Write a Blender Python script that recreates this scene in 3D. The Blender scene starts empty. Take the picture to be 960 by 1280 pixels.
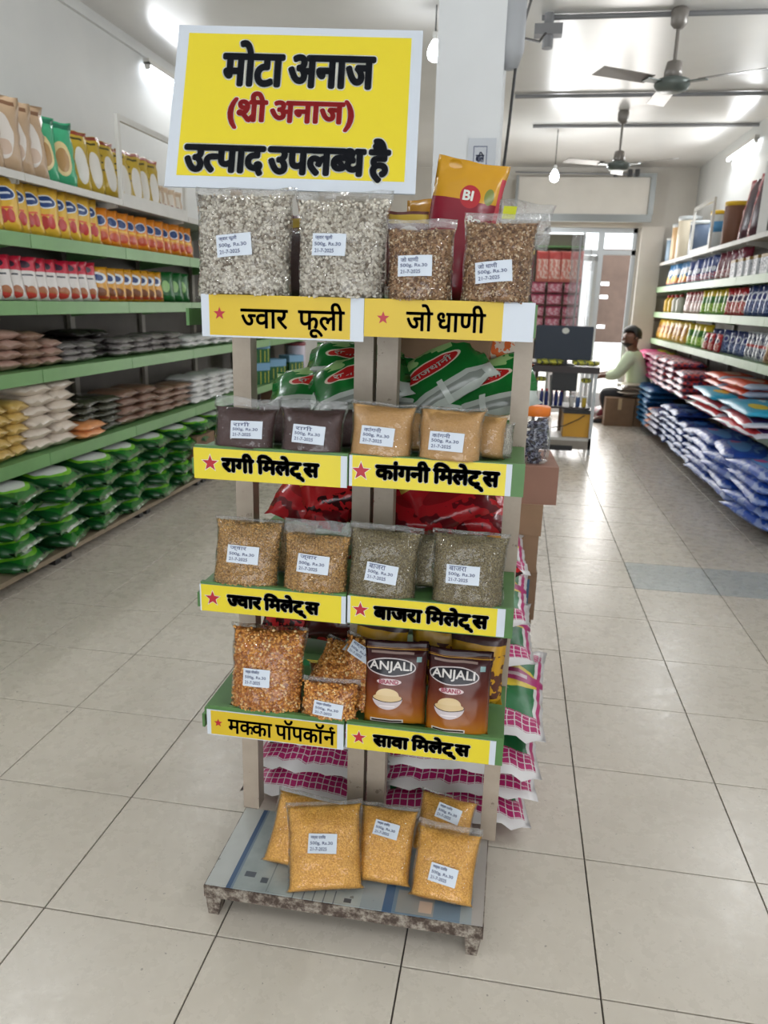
import bpy, bmesh, math, random
from math import sin, cos, pi, radians as R
from mathutils import Vector, Matrix, noise
import numpy as np
random.seed(7)
S = bpy.context.scene
COL = S.collection

# ------------------------------------------------------------------ camera, world, lights, exposure
FPX = 953.255
YAW, PITCH, ROLL = -0.1606778, -0.2689062, 0.02837248
CAM = Vector((1.17729, -1.57312, 1.64572))
_f = Vector((sin(YAW)*cos(PITCH), cos(YAW)*cos(PITCH), sin(PITCH)))
_r0 = Vector((cos(YAW), -sin(YAW), 0)); _u0 = _r0.cross(_f)
_r = cos(ROLL)*_r0 + sin(ROLL)*_u0; _u = -sin(ROLL)*_r0 + cos(ROLL)*_u0
cd = bpy.data.cameras.new('camera'); cam = bpy.data.objects.new('camera', cd); COL.objects.link(cam)
M = Matrix((_r, _u, -_f)).transposed().to_4x4(); M.translation = CAM; cam.matrix_world = M
cd.sensor_fit = 'VERTICAL'; cd.sensor_height = 36; cd.lens = FPX/1280*36; cd.clip_start = .05; cd.clip_end = 200
cd.dof.use_dof = True; cd.dof.focus_distance = 1.9; cd.dof.aperture_fstop = 5.0
S.camera = cam
S.view_settings.view_transform = 'Standard'; S.view_settings.look = 'None'
S.view_settings.gamma = 1; S.view_settings.use_curve_mapping = False
S.view_settings.exposure = -0.16
w = bpy.data.worlds.new('daylight'); S.world = w; w.use_nodes = True
bg = w.node_tree.nodes['Background']; bg.inputs[0].default_value = (.93, .97, 1, 1); bg.inputs[1].default_value = 3.4
try:
    S.cycles.transparent_max_bounces = 16; S.cycles.max_bounces = 8; S.cycles.sample_clamp_indirect = 6
except Exception: pass

ROOM = dict(x0=-2.10, x1=3.68, y0=-4.2, y1=11.2, z1=3.68)
TUBES = []   # (x, y0, y1, z, side) fluorescent tubes along the walls
TUBES += [(-2.035, 5.15, 6.35, 3.50, 1, 13), (-2.035, 1.6, 2.8, 3.50, 1, 13), (-2.035, -2.2, -1.0, 3.50, 1, 17),
          (3.62, 8.1, 9.3, 3.46, -1, 28), (3.62, 4.2, 5.4, 3.46, -1, 24), (3.62, .6, 1.8, 3.46, -1, 15), (3.62, -2.6, -1.4, 3.46, -1, 17)]
BULBS = [(.46, 4.55, 3.38, 9), (1.50, 8.6, 3.16, 30), (.1, .7, 3.3, 15), (2.2, .9, 3.3, 15)]  # last two are added out of view, to light the front from overhead
def area(name, loc, rot, sx, sy, power, col=(.95, .98, 1)):
    l = bpy.data.lights.new(name, 'AREA'); l.shape = 'RECTANGLE'; l.size = sx; l.size_y = sy; l.energy = power; l.color = col
    o = bpy.data.objects.new(name, l); o.location = loc; o.rotation_euler = rot; COL.objects.link(o); return o
for i, (x, a, b, z, s, e) in enumerate(TUBES):
    area('tube_glow', (x + s*.035, (a+b)/2, z-.01), (0, R(-55)*s, 0), .05, b-a, e)
for (x, y, z, e) in BULBS:
    l = bpy.data.lights.new('bulb_glow', 'POINT'); l.energy = e; l.shadow_soft_size = .06; l.color = (.95, .98, 1)
    o = bpy.data.objects.new('bulb_glow', l); o.location = (x, y, z-.09); COL.objects.link(o)
# daylight through the open shop front behind the photographer and through the far door
area('shopfront_daylight', (1.0, -4.1, 1.7), (R(90), 0, 0), 3.6, 2.2, 26, (.97, .98, 1))
area('door_daylight', (2.2, 11.1, 1.5), (R(-90), 0, 0), 1.3, 2.5, 85, (1, .97, .93))

def ray(px, py):
    d = _f*FPX + _r*(px-480) - _u*(py-640); return d.normalized()
def at(px, py, X=None, Y=None, Z=None):
    d = ray(px, py)
    k = (X-CAM.x)/d.x if X is not None else (Y-CAM.y)/d.y if Y is not None else (Z-CAM.z)/d.z
    return CAM + d*k
def solve_y(px, x, z):
    lo, hi = -.5, 30.
    def f(y):
        d = Vector((x, y, z)) - CAM; return 480 + FPX*d.dot(_r)/d.dot(_f) - px
    s = 1 if f(hi) > f(lo) else -1
    for _ in range(50):
        m = (lo+hi)/2
        if f(m)*s > 0: hi = m
        else: lo = m
    return (lo+hi)/2

# ------------------------------------------------------------------ materials
def lin(c):
    return tuple(((v/255)/12.92 if v/255 <= .04045 else ((v/255+.055)/1.055)**2.4) for v in c)
class NT:
    def __init__(s, name):
        s.m = bpy.data.materials.new(name); s.m.use_nodes = True; s.t = s.m.node_tree
        s.p = s.t.nodes['Principled BSDF']; s.out = s.t.nodes['Material Output']
    def n(s, typ, **kw):
        o = s.t.nodes.new(typ)
        for k, v in kw.items(): setattr(o, k, v)
        return o
    def l(s, a, b): s.t.links.new(a, b)
    def math(s, op, a, b=None, c=None):
        o = s.n('ShaderNodeMath', operation=op)
        for i, v in enumerate((a, b, c)):
            if v is None: continue
            if isinstance(v, (int, float)): o.inputs[i].default_value = v
            else: s.l(v, o.inputs[i])
        return o.outputs[0]
    def mix(s, fac, a, b):
        o = s.n('ShaderNodeMix', data_type='RGBA')
        for i, v in ((0, fac), (6, a), (7, b)):
            if isinstance(v, (int, float)): o.inputs[i].default_value = v
            elif isinstance(v, tuple): o.inputs[i].default_value = (*v[:3], 1)
            else: s.l(v, o.inputs[i])
        return o.outputs[2]
    def noise(s, scale, detail=3, rough=.5, vec=None, out=0):
        o = s.n('ShaderNodeTexNoise'); o.inputs['Scale'].default_value = scale; o.inputs['Detail'].default_value = detail
        o.inputs['Roughness'].default_value = rough
        s.l(vec or s.co(), o.inputs['Vector']); return o.outputs[out]
    def co(s, which='Object'):
        if not hasattr(s, '_tc'): s._tc = s.n('ShaderNodeTexCoord')
        return s._tc.outputs[which]
    def ramp(s, fac, stops):
        o = s.n('ShaderNodeValToRGB'); e = o.color_ramp.elements
        while len(e) < len(stops): e.new(.5)
        for q, (p, c) in zip(e, stops): q.position = p; q.color = (*c, 1)
        s.l(fac, o.inputs[0]); return o.outputs[0]
    def bump(s, h, strength=.3, dist=.01):
        o = s.n('ShaderNodeBump'); o.inputs['Strength'].default_value = strength; o.inputs['Distance'].default_value = dist
        s.l(h, o.inputs['Height']); s.l(o.outputs[0], s.p.inputs['Normal']); return o
def mat(name, c, rough=.5, metal=0, var=.0, vscale=8, bump=0, bscale=40, spec=.5, coat=0):
    k = NT(name); a = lin(c)
    if var:
        b = tuple(x*(1-var) for x in a); a2 = tuple(min(1, x*(1+var*.5)) for x in a)
        k.l(k.ramp(k.noise(vscale, 4, .6), [(.3, b), (.7, a2)]), k.p.inputs['Base Color'])
    else: k.p.inputs['Base Color'].default_value = (*a, 1)
    k.p.inputs['Roughness'].default_value = rough; k.p.inputs['Metallic'].default_value = metal
    k.p.inputs['Specular IOR Level'].default_value = spec
    if coat: k.p.inputs['Coat Weight'].default_value = coat; k.p.inputs['Coat Roughness'].default_value = .15
    if bump: k.bump(k.noise(bscale, 3), bump, .004)
    return k.m
def emit(name, c, st):
    k = NT(name); k.p.inputs['Base Color'].default_value = (1, 1, 1, 1)
    k.p.inputs['Emission Color'].default_value = (*lin(c), 1); k.p.inputs['Emission Strength'].default_value = st; return k.m
_pm = {}
def printed(name, base, layers=(), rough=.32, crink=.35, cs=38):
    """flat print on a foil or plastic wrapper: shapes laid out in the wrapper's own UV"""
    if name in _pm: return _pm[name]
    k = NT(name); sp = k.n('ShaderNodeSeparateXYZ'); k.l(k.co('UV'), sp.inputs[0]); U, V = sp.outputs[0], sp.outputs[1]
    col = lin(base)
    for la in layers:
        t, cx, cy, a, b, c = la[:6]
        du = k.math('ABSOLUTE', k.math('SUBTRACT', U, cx)); dv = k.math('ABSOLUTE', k.math('SUBTRACT', V, cy))
        if t == 'e':
            r = k.math('ADD', k.math('POWER', k.math('DIVIDE', du, a), 2.), k.math('POWER', k.math('DIVIDE', dv, b), 2.))
            m = k.math('LESS_THAN', r, 1.)
        else:
            m = k.math('MULTIPLY', k.math('LESS_THAN', du, a), k.math('LESS_THAN', dv, b))
            if t == 'g':   # grid of cells, la[6], la[7] = cell counts per unit
                g1 = k.math('GREATER_THAN', k.math('FRACT', k.math('MULTIPLY', U, la[6])), .13)
                g2 = k.math('GREATER_THAN', k.math('FRACT', k.math('MULTIPLY', V, la[7])), .13)
                m = k.math('MULTIPLY', m, k.math('MULTIPLY', g1, g2))
            if t == 'n':   # broken-up picture area
                nz = k.noise(la[6], 2, .5, k.co('UV')); m = k.math('MULTIPLY', m, k.math('GREATER_THAN', nz, .5))
        col = k.mix(m, col, lin(c))
    if isinstance(col, tuple): k.p.inputs['Base Color'].default_value = (*col, 1)
    else: k.l(col, k.p.inputs['Base Color'])
    k.p.inputs['Roughness'].default_value = rough
    k.bump(k.noise(cs, 2, .5), crink, .006)
    _pm[name] = k.m; return k.m

def tile_mat(name, a, b):
    k = NT(name); g = k.n('ShaderNodeNewGeometry').outputs[0]; n1 = k.noise(1.6, 5, .62, g)
    n2 = k.noise(14, 4, .7, g); n3 = k.noise(55, 2, .5, g)
    base = k.ramp(n1, [(.2, lin(a)), (.8, lin(b))])
    base = k.mix(k.math('MULTIPLY', k.math('GREATER_THAN', n3, .735), .55), base, lin((70, 62, 55)))
    base = k.mix(k.math('MULTIPLY', n2, .16), base, lin((160, 146, 128)))
    k.l(base, k.p.inputs['Base Color'])
    k.l(k.math('ADD', k.math('MULTIPLY', n2, .22), .17), k.p.inputs['Roughness'])
    k.p.inputs['Specular IOR Level'].default_value = .5
    k.bump(n2, .04, .003); return k.m
M_tile = tile_mat('vitrified_tile', (204, 195, 181), (216, 208, 196))
M_tile2 = tile_mat('replaced_tile', (176, 180, 178), (190, 194, 192))
M_grout = mat('grout', (86, 80, 74), .9)
def wall_mat(name, a, b):
    k = NT(name); g = k.n('ShaderNodeNewGeometry').outputs[0]
    k.l(k.ramp(k.noise(.9, 5, .6, g), [(.3, lin(a)), (.7, lin(b))]), k.p.inputs['Base Color'])
    k.p.inputs['Roughness'].default_value = .62; k.bump(k.noise(60, 3, .6, g), .06, .003); return k.m
M_wall = wall_mat('painted_wall', (205, 206, 204), (218, 218, 215))
M_wall2 = wall_mat('far_wall_paint', (196, 190, 180), (214, 208, 198))
def ceil_mat():
    k = NT('gloss_painted_ceiling'); g = k.n('ShaderNodeNewGeometry').outputs[0]
    k.l(k.ramp(k.noise(.7, 4, .6, g), [(.3, lin((214, 212, 208))), (.7, lin((228, 226, 222)))]), k.p.inputs['Base Color'])
    k.p.inputs['Roughness'].default_value = .28; k.bump(k.noise(3, 3, .5, g), .05, .02); return k.m
M_ceil = ceil_mat()
M_pillar = wall_mat('pillar_paint', (214, 216, 218), (226, 228, 229))
M_green = mat('green_enamel', (112, 158, 98), .42, var=.12, vscale=3)
M_green_pale = mat('pale_green_enamel', (160, 188, 150), .42, var=.1, vscale=3)
M_white_metal = mat('white_enamel', (206, 204, 198), .45, var=.08, vscale=4)
M_upright = mat('upright_enamel', (150, 142, 132), .5, var=.1)
M_backp = mat('back_panel_dark', (92, 84, 78), .6, var=.2, vscale=2)
M_backp2 = mat('back_panel_light', (120, 108, 100), .6, var=.2, vscale=2)
M_deck = mat('tan_base_board', (150, 134, 112), .6, var=.25, vscale=6)
M_dark = mat('dark_metal', (38, 36, 36), .5)
M_steel = mat('grey_steel', (120, 122, 120), .4, .6)
M_alu = mat('aluminium', (186, 190, 192), .35, .4)
M_pipe = mat('grey_conduit', (132, 132, 134), .5)
def post_mat():
    k = NT('scuffed_cream_enamel'); n1 = k.noise(9, 5, .7); n2 = k.noise(26, 4, .7)
    c = k.ramp(n1, [(.25, lin((166, 150, 134))), (.7, lin((182, 168, 152)))])
    c = k.mix(k.math('MULTIPLY', k.math('GREATER_THAN', n2, .66), .6), c, lin((104, 88, 76)))
    k.l(c, k.p.inputs['Base Color']); k.p.inputs['Roughness'].default_value = .45; k.bump(n2, .1, .002); return k.m
M_post = post_mat()
def rust_mat():
    k = NT('chipped_white_rusty_paint'); n1 = k.noise(34, 6, .75)
    k.l(k.ramp(n1, [(.42, lin((70, 56, 48))), (.5, lin((112, 100, 90))), (.6, lin((160, 152, 140)))]), k.p.inputs['Base Color'])
    k.p.inputs['Roughness'].default_value = .7; k.bump(n1, .4, .003); return k.m
M_rust = rust_mat()
M_carton = mat('brown_cardboard', (148, 118, 92), .8, var=.12, vscale=5)
M_carton2 = mat('pinkish_cardboard', (150, 112, 96), .8, var=.1, vscale=5)
M_carton_d = mat('dull_cardboard', (134, 106, 82), .85, var=.15, vscale=5)
M_tape = mat('clear_tape', (196, 170, 132), .25)
M_black = mat('black_plastic', (22, 22, 24), .35)
M_ink = mat('navy_black_ink', (22, 27, 38), .45)
M_redink = mat('red_ink', (196, 42, 46), .45)
M_star = mat('crimson_star_ink', (178, 30, 46), .45)
M_white = mat('white_sheet', (206, 213, 222), .45)
M_halo = mat('white_lettering_edge', (222, 224, 216), .5)
M_yellow = mat('yellow_print', (226, 206, 44), .42)
M_yellow2 = mat('amber_yellow_print', (212, 180, 36), .45)
M_sticker = mat('white_paper_sticker', (208, 216, 226), .55)
M_pen = mat('blue_black_pen', (92, 100, 130), .6)
M_skin = mat('brown_skin', (112, 76, 58), .5)

def clear_mat(name='clear_plastic', haze=.010, rough=.045, bstr=1.0, bs=13):
    k = NT(name); k.t.nodes.remove(k.p)
    tr = k.n('ShaderNodeBsdfTransparent'); tr.inputs[0].default_value = (.965, .965, .965, 1)
    gl = k.n('ShaderNodeBsdfGlossy'); gl.inputs['Roughness'].default_value = rough; gl.inputs[0].default_value = (1, 1, 1, 1)
    df = k.n('ShaderNodeBsdfDiffuse'); df.inputs[0].default_value = (.85, .85, .86, 1)
    fr = k.n('ShaderNodeFresnel'); fr.inputs[0].default_value = 1.5
    bp = k.n('ShaderNodeBump'); bp.inputs['Strength'].default_value = bstr; bp.inputs['Distance'].default_value = .022
    k.l(k.noise(bs, 4, .55), bp.inputs['Height'])
    for q in (gl, df, fr): k.l(bp.outputs[0], q.inputs['Normal'])
    m1 = k.n('ShaderNodeMixShader'); m1.inputs[0].default_value = haze; k.l(tr.outputs[0], m1.inputs[1]); k.l(df.outputs[0], m1.inputs[2])
    m2 = k.n('ShaderNodeMixShader'); k.l(k.math('MINIMUM', k.math('MULTIPLY', fr.outputs[0], .8), .55), m2.inputs[0]); k.l(m1.outputs[0], m2.inputs[1]); k.l(gl.outputs[0], m2.inputs[2])
    k.l(m2.outputs[0], k.out.inputs[0]); return k.m
M_clear = clear_mat()
M_clear_flap = clear_mat('clear_plastic_seam', .12, .12, 1.0, 40)
M_glass = clear_mat('door_glass', .03, .02, 0, 1)
M_rackgreen = mat('worn_green_enamel', (84, 126, 70), .45, var=.2, vscale=6)

def grain_base(name, dark, lite, scale, rough=.55, bump=.8, film=0):
    k = NT(name); v = k.n('ShaderNodeTexVoronoi'); v.inputs['Scale'].default_value = scale; k.l(k.co(), v.inputs['Vector'])
    sp = k.n('ShaderNodeSeparateColor'); k.l(v.outputs['Color'], sp.inputs[0])
    k.l(k.mix(sp.outputs[0], lin(dark), lin(lite)), k.p.inputs['Base Color'])
    k.p.inputs['Roughness'].default_value = rough
    if film: k.p.inputs['Coat Weight'].default_value = film; k.p.inputs['Coat Roughness'].default_value = .2
    inv = k.math('SUBTRACT', 1., k.math('MULTIPLY', v.outputs['Distance'], 1.))
    k.bump(inv, bump, .6/scale); return k.m
def kernel_mat(name, stops, rough=.45):
    k = NT(name); a = k.n('ShaderNodeAttribute'); a.attribute_name = 'tone'
    k.l(k.ramp(a.outputs['Fac'], stops), k.p.inputs['Base Color']); k.p.inputs['Roughness'].default_value = rough; return k.m

# ------------------------------------------------------------------ geometry helpers
def link(o, parent=None):
    COL.objects.link(o)
    if parent is not None: o.parent = parent
    return o
def tag(o, label=None, cat=None, group=None, kind=None):
    if label: o['label'] = label
    if cat: o['category'] = cat
    if group: o['group'] = group
    if kind: o['kind'] = kind
    return o
def empty(name, loc=(0, 0, 0), rot=(0, 0, 0)):
    o = bpy.data.objects.new(name, None); o.location = loc; o.rotation_euler = rot; o.empty_display_size = .05
    return link(o)
class MB:
    def __init__(s): s.v = []; s.f = []; s.uv = None
    def quad8(s, P):
        b = len(s.v); s.v += [tuple(p) for p in P]
        s.f += [tuple(b+i for i in q) for q in ((0, 3, 2, 1), (4, 5, 6, 7), (0, 1, 5, 4), (1, 2, 6, 5), (2, 3, 7, 6), (3, 0, 4, 7))]
        return s
    def box(s, x0, x1, y0, y1, z0, z1):
        return s.quad8([(x0, y0, z0), (x1, y0, z0), (x1, y1, z0), (x0, y1, z0), (x0, y0, z1), (x1, y0, z1), (x1, y1, z1), (x0, y1, z1)])
    def cbox(s, x0, x1, y0, y1, z0, z1, c=.004):
        """box with chamfered top edges"""
        s.quad8([(x0, y0, z0), (x1, y0, z0), (x1, y1, z0), (x0, y1, z0), (x0, y0, z1-c), (x1, y0, z1-c), (x1, y1, z1-c), (x0, y1, z1-c)])
        s.f.pop(-5); b = len(s.v); s.v += [(x0+c, y0+c, z1), (x1-c, y0+c, z1), (x1-c, y1-c, z1), (x0+c, y1-c, z1)]
        for i in range(4):
            j = (i+1) % 4; s.f.append((b-4+i, b-4+j, b+j, b+i))
        s.f.append((b, b+1, b+2, b+3)); return s
    def tube(s, pts, r, n=8, cap=True):
        pts = [Vector(p) for p in pts]; rs = r if isinstance(r, (list, tuple)) else [r]*len(pts); b0 = len(s.v)
        up = Vector((0, 0, 1))
        for i, p in enumerate(pts):
            d = (pts[min(i+1, len(pts)-1)] - pts[max(i-1, 0)]).normalized()
            a = d.cross(up if abs(d.z) < .95 else Vector((1, 0, 0))).normalized(); c = a.cross(d)
            for k in range(n):
                t = 2*pi*k/n; s.v.append(tuple(p + (a*cos(t) + c*sin(t))*rs[i]))
        for i in range(len(pts)-1):
            for k in range(n):
                a0 = b0+i*n+k; a1 = b0+i*n+(k+1) % n; s.f.append((a0, a1, a1+n, a0+n))
        if cap:
            s.f.append(tuple(b0+k for k in range(n))[::-1]); s.f.append(tuple(b0+(len(pts)-1)*n+k for k in range(n)))
        return s
    def lathe(s, prof, cx=0, cy=0, n=20):
        b0 = len(s.v)
        for (r, z) in prof:
            for k in range(n): t = 2*pi*k/n; s.v.append((cx+r*cos(t), cy+r*sin(t), z))
        for i in range(len(prof)-1):
            for k in range(n):
                a0 = b0+i*n+k; a1 = b0+i*n+(k+1) % n; s.f.append((a0, a1, a1+n, a0+n))
        s.f.append(tuple(b0+k for k in range(n))[::-1]); s.f.append(tuple(b0+(len(prof)-1)*n+k for k in range(n)))
        return s
    def raw(s, v, f):
        b = len(s.v); s.v += [tuple(p) for p in v]; s.f += [tuple(b+i for i in q) for q in f]; return s
    def mesh(s, name, m=None, smooth=False):
        me = bpy.data.meshes.new(name); me.from_pydata(s.v, [], s.f); 
        if m: me.materials.append(m)
        if smooth: me.polygons.foreach_set('use_smooth', [True]*len(me.polygons))
        me.update(); return me
    def build(s, name, m=None, parent=None, smooth=False, loc=None, rot=None):
        o = bpy.data.objects.new(name, s.mesh(name, m, smooth)); link(o, parent)
        if loc: o.location = loc
        if rot: o.rotation_euler = rot
        return o
def obj(name, me, parent=None, loc=None, rot=None, sc=None):
    o = bpy.data.objects.new(name, me); link(o, parent)
    if loc is not None: o.location = loc
    if rot is not None: o.rotation_euler = rot
    if sc is not None: o.scale = sc
    return o
def rotm(yaw=0, lean=0, roll=0):
    """local x right, z up, front -y: lean tips the top backwards, roll tips it to the right"""
    return (Matrix.Rotation(R(yaw), 3, 'Z') @ Matrix.Rotation(-R(lean), 3, 'X') @ Matrix.Rotation(R(roll), 3, 'Y')).to_euler()

class Pouch:
    def __init__(s, w, h, t, nu=14, nv=16, seed=0, crinkle=.004, flap=.05, foot=0., sag=.25, pinch=.05, ff=2.4, bottom=.0, seamw=0.0):
        s.w, s.h, s.t, s.nu, s.nv, s.seed, s.cr, s.flap, s.foot, s.sag, s.pinch, s.ff, s.bot, s.seamw = w, h, t, nu, nv, seed, crinkle, flap, foot, sag, pinch, ff, bottom, seamw
    def g(s, v):
        vb = (v-s.foot)/(1-s.flap-s.foot)
        if vb >= 1 or vb < 0: return 0.
        a = max(0., 1-abs(2*vb-1)**s.ff)**.6
        if s.bot and vb < .5: a = s.bot + (1-s.bot)*a if vb > .02 else a*.9
        return a
    def surf(s, u, v, side=-1):
        g = s.g(v); k = abs(2*u-1)
        if s.seamw: k = min(1, k/(1-s.seamw))
        pu = max(0., 1-k**2.5)**.6
        th = s.t/2*g*pu*(1+s.sag*(.5-v)*2)
        x = (u-.5)*s.w*(1-s.pinch*g)
        z = v*s.h - s.pinch*.25*s.h*(v-.5)*(1-k*k)*(1 if not s.bot or v > .5 else 0)
        n1 = noise.noise(Vector((x*22+s.seed*3.1, z*22, side*5+s.seed)))
        n2 = noise.noise(Vector((x*60+s.seed, z*45, side*3)))
        e = s.cr*(.5+1.2*(1-g*pu))
        y = side*(th+.0008) + (n1*e + n2*e*.5)*(1 if g*pu > .02 else .9)
        if g*pu <= .02: y = noise.noise(Vector((x*22+s.seed*3.1, z*22, s.seed)))*e*1.4 + side*.0006
        x += noise.noise(Vector((z*18, s.seed+9, side)))*s.cr*.7
        z += noise.noise(Vector((x*18, s.seed+4, 1)))*s.cr*.7
        return Vector((x, y, z))
    def on(s, x, z, off=.0015):
        """point on the front surface for plane coordinates"""
        v = min(1, max(0, z/s.h)); u = .5+x/(s.w*(1-s.pinch*s.g(v))); u = min(1, max(0, u))
        p = s.surf(u, v); return Vector((x, p.y-off, z))
    def mesh(s, name, m):
        nu, nv = s.nu, s.nv; vs = []; fs = []; uvs = []
        for j in range(nv+1):
            v = j/nv
            row = [s.surf(i/nu, v, -1) for i in range(nu+1)] + [s.surf(i/nu, v, 1) for i in range(nu-1, 0, -1)]
            vs += row
        n = 2*nu
        for j in range(nv):
            for i in range(n):
                i2 = (i+1) % n; fs.append((j*n+i, j*n+i2, (j+1)*n+i2, (j+1)*n+i))
                def U(q): return q/nu if q <= nu else (2*nu-q)/nu
                ua, ub = U(i), U(i+1) if i+1 < n else 0.
                uvs += [(ua, j/nv), (ub, j/nv), (ub, (j+1)/nv), (ua, (j+1)/nv)]
        fs.append(tuple(range(n))[::-1]); uvs += [(.5, 0)]*n
        fs.append(tuple(nv*n+i for i in range(n))); uvs += [(.5, 1)]*n
        me = bpy.data.meshes.new(name); me.from_pydata([tuple(p) for p in vs], [], fs)
        l = me.uv_layers.new(name='UVMap'); l.data.foreach_set('uv', [c for p in uvs for c in p])
        me.polygons.foreach_set('use_smooth', [True]*len(me.polygons)); me.materials.append(m); me.update(); return me

ICO = None
def kernels(name, pts, nrm, size, mat_, parent, sq=(1, .8, .6), seed=0, sub=1, jag=0):
    """many small kernels as one joined mesh"""
    bm = bmesh.new(); bmesh.ops.create_icosphere(bm, subdivisions=sub, radius=1)
    bv = np.array([v.co[:] for v in bm.verts]); bf = np.array([[v.index for v in f.verts] for f in bm.faces]); bm.free()
    rg = np.random.RandomState(seed); n = len(pts); nvv = len(bv)
    A = rg.normal(size=(n, 3)); A /= np.linalg.norm(A, axis=1)[:, None]
    B = np.cross(A, rg.normal(size=(n, 3))); B /= np.linalg.norm(B, axis=1)[:, None]; C = np.cross(A, B)
    sc = size*(.75+.5*rg.rand(n))[:, None]
    Bv = bv[None]*(1+jag*rg.normal(size=(n, nvv, 1)))
    V = (Bv[:, :, :1]*(A*sc*sq[0])[:, None] + Bv[:, :, 1:2]*(B*sc*sq[1])[:, None] + Bv[:, :, 2:]*(C*sc*sq[2])[:, None] + np.array(pts)[:, None]).reshape(-1, 3)
    F = (bf[None]+(np.arange(n)*nvv)[:, None, None]).reshape(-1, 3)
    me = bpy.data.meshes.new(name); me.vertices.add(len(V)); me.vertices.foreach_set('co', V.astype(np.float32).ravel())
    me.loops.add(F.size); me.loops.foreach_set('vertex_index', F.astype(np.int32).ravel())
    me.polygons.add(len(F)); me.polygons.foreach_set('loop_start', (np.arange(len(F))*3).astype(np.int32))
    me.polygons.foreach_set('use_smooth', np.ones(len(F), bool))
    at_ = me.attributes.new('tone', 'FLOAT', 'POINT'); at_.data.foreach_set('value', np.repeat(rg.rand(n), nvv).astype(np.float32))
    me.update(calc_edges=True); me.materials.append(mat_)
    o = obj(name, me, parent); o['kind'] = 'stuff'; return o

# ---- lettering: built up glyph by glyph, with half letters cut from the full ones
_gc = {}
def glyph(s):
    if s in _gc: return _gc[s]
    c = bpy.data.curves.new('g', 'FONT'); c.body = s; c.size = 1; c.resolution_u = 3
    o = bpy.data.objects.new('g', c); COL.objects.link(o)
    me = o.to_mesh(); v = np.array([p.co[:2] for p in me.vertices]) if len(me.vertices) else np.zeros((0, 2))
    f = [tuple(p.vertices) for p in me.polygons]; o.to_mesh_clear(); bpy.data.objects.remove(o); bpy.data.curves.remove(c)
    _gc[s] = (v, f); return v, f
def cutx(v, f, x):
    bm = bmesh.new(); bv = [bm.verts.new((p[0], p[1], 0)) for p in v]
    for q in f:
        try: bm.faces.new([bv[i] for i in q])
        except ValueError: pass
    bmesh.ops.bisect_plane(bm, geom=bm.verts[:]+bm.edges[:]+bm.faces[:], plane_co=(x, 0, 0), plane_no=(1, 0, 0), clear_outer=True)
    bm.verts.index_update(); V = np.array([p.co[:2] for p in bm.verts]); F = [tuple(a.index for a in q.verts) for q in bm.faces]; bm.free(); return V, F
def stroke(pts, r):
    v = []; f = []
    for i, (a, b) in enumerate(zip(pts[:-1], pts[1:])):
        a = np.array(a); b = np.array(b); d = (b-a)/np.linalg.norm(b-a); n = np.array([-d[1], d[0]])*r; k = len(v)
        v += [a-n-d*r*.3, b-n+d*r*.3, b+n+d*r*.3, a+n-d*r*.3]; f.append((k, k+1, k+2, k+3))
    return np.array(v), f
def compose(tokens):
    V = []; F = []; x = 0; nv = 0
    for t in tokens:
        if isinstance(t, (int, float)): x += t; continue
        if isinstance(t, str): v, f = glyph(t); w_ = None
        elif t[0] == 'half':
            v, f = glyph(t[1]); v, f = cutx(v, f, v[:, 0].max()-t[2])
        elif t[0] == 'stroke':
            v, f = stroke([(px+x, py) for px, py in t[1]], t[2]); V.append(v); F += [tuple(i+nv for i in q) for q in f]; nv += len(v); continue
        mn, mx = v[:, 0].min(), v[:, 0].max()
        V.append(v+np.array([x-mn, 0])); F += [tuple(i+nv for i in q) for q in f]; nv += len(v); x += mx-mn-.012
    return np.concatenate(V), F
def lettering(tokens, box, r, name, m, parent, y, n=10, mapf=None):
    """fit the composed line into box (x0,x1,z0,z1); thicken strokes by r; all in the plane y"""
    V, F = compose(tokens) if not isinstance(tokens, str) else glyph(tokens)
    mn = V.min(0); mx = V.max(0); x0, x1, z0, z1 = box
    P = np.stack([x0+(V[:, 0]-mn[0])/(mx[0]-mn[0])*(x1-x0), z0+(V[:, 1]-mn[1])/(mx[1]-mn[1])*(z1-z0)], 1)
    mb = MB(); offs = [(0, 0)] + ([(r*cos(2*pi*k/n), r*sin(2*pi*k/n)) for k in range(n)] if r else [])
    for dx, dz in offs:
        if mapf: mb.raw([mapf(p[0]+dx, p[1]+dz) for p in P], F)
        else: mb.raw([(p[0]+dx, y, p[1]+dz) for p in P], F)
    return mb.build(name, m, parent)

RAKAR = ('stroke', [(-.155, .16), (-.30, .03)], .035)
T_MILLETS = ['िमले', 'ट्', 'स']
TXT = {
 'l1': ['मोटा', .2, 'अनाज'],
 'l2': ['(', .05, 'शी', ('stroke', [(-.40, .19), (-.55, .01)], .035), .16, 'अनाज', .05, ')'],
 'l3': ['उ', ('half', 'त', .195), 'पाद', .17, 'उपल', ('half', 'ब', .195), 'ध', .17, 'है'],
 'jowar_phuli': [('half', 'ज', .195), 'वार', .42, 'फूली'],
 'jo_dhani': ['जो', .2, 'धाणी'],
 'ragi': ['रागी', .2] + T_MILLETS,
 'kangni': ['कांगनी', .2] + T_MILLETS,
 'jowar': [('half', 'ज', .195), 'वार', .2] + T_MILLETS,
 'bajra': ['बाजरा', .2] + T_MILLETS,
 'makka': ['म', ('half', 'क', .13), 'का', .2, 'पॉपकॉ', 'न', ('stroke', [(-.20, .66), (-.24, .74), (-.17, .80), (-.09, .76)], .028)],
 'sawa': ['सावा', .2] + T_MILLETS,
}
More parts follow.
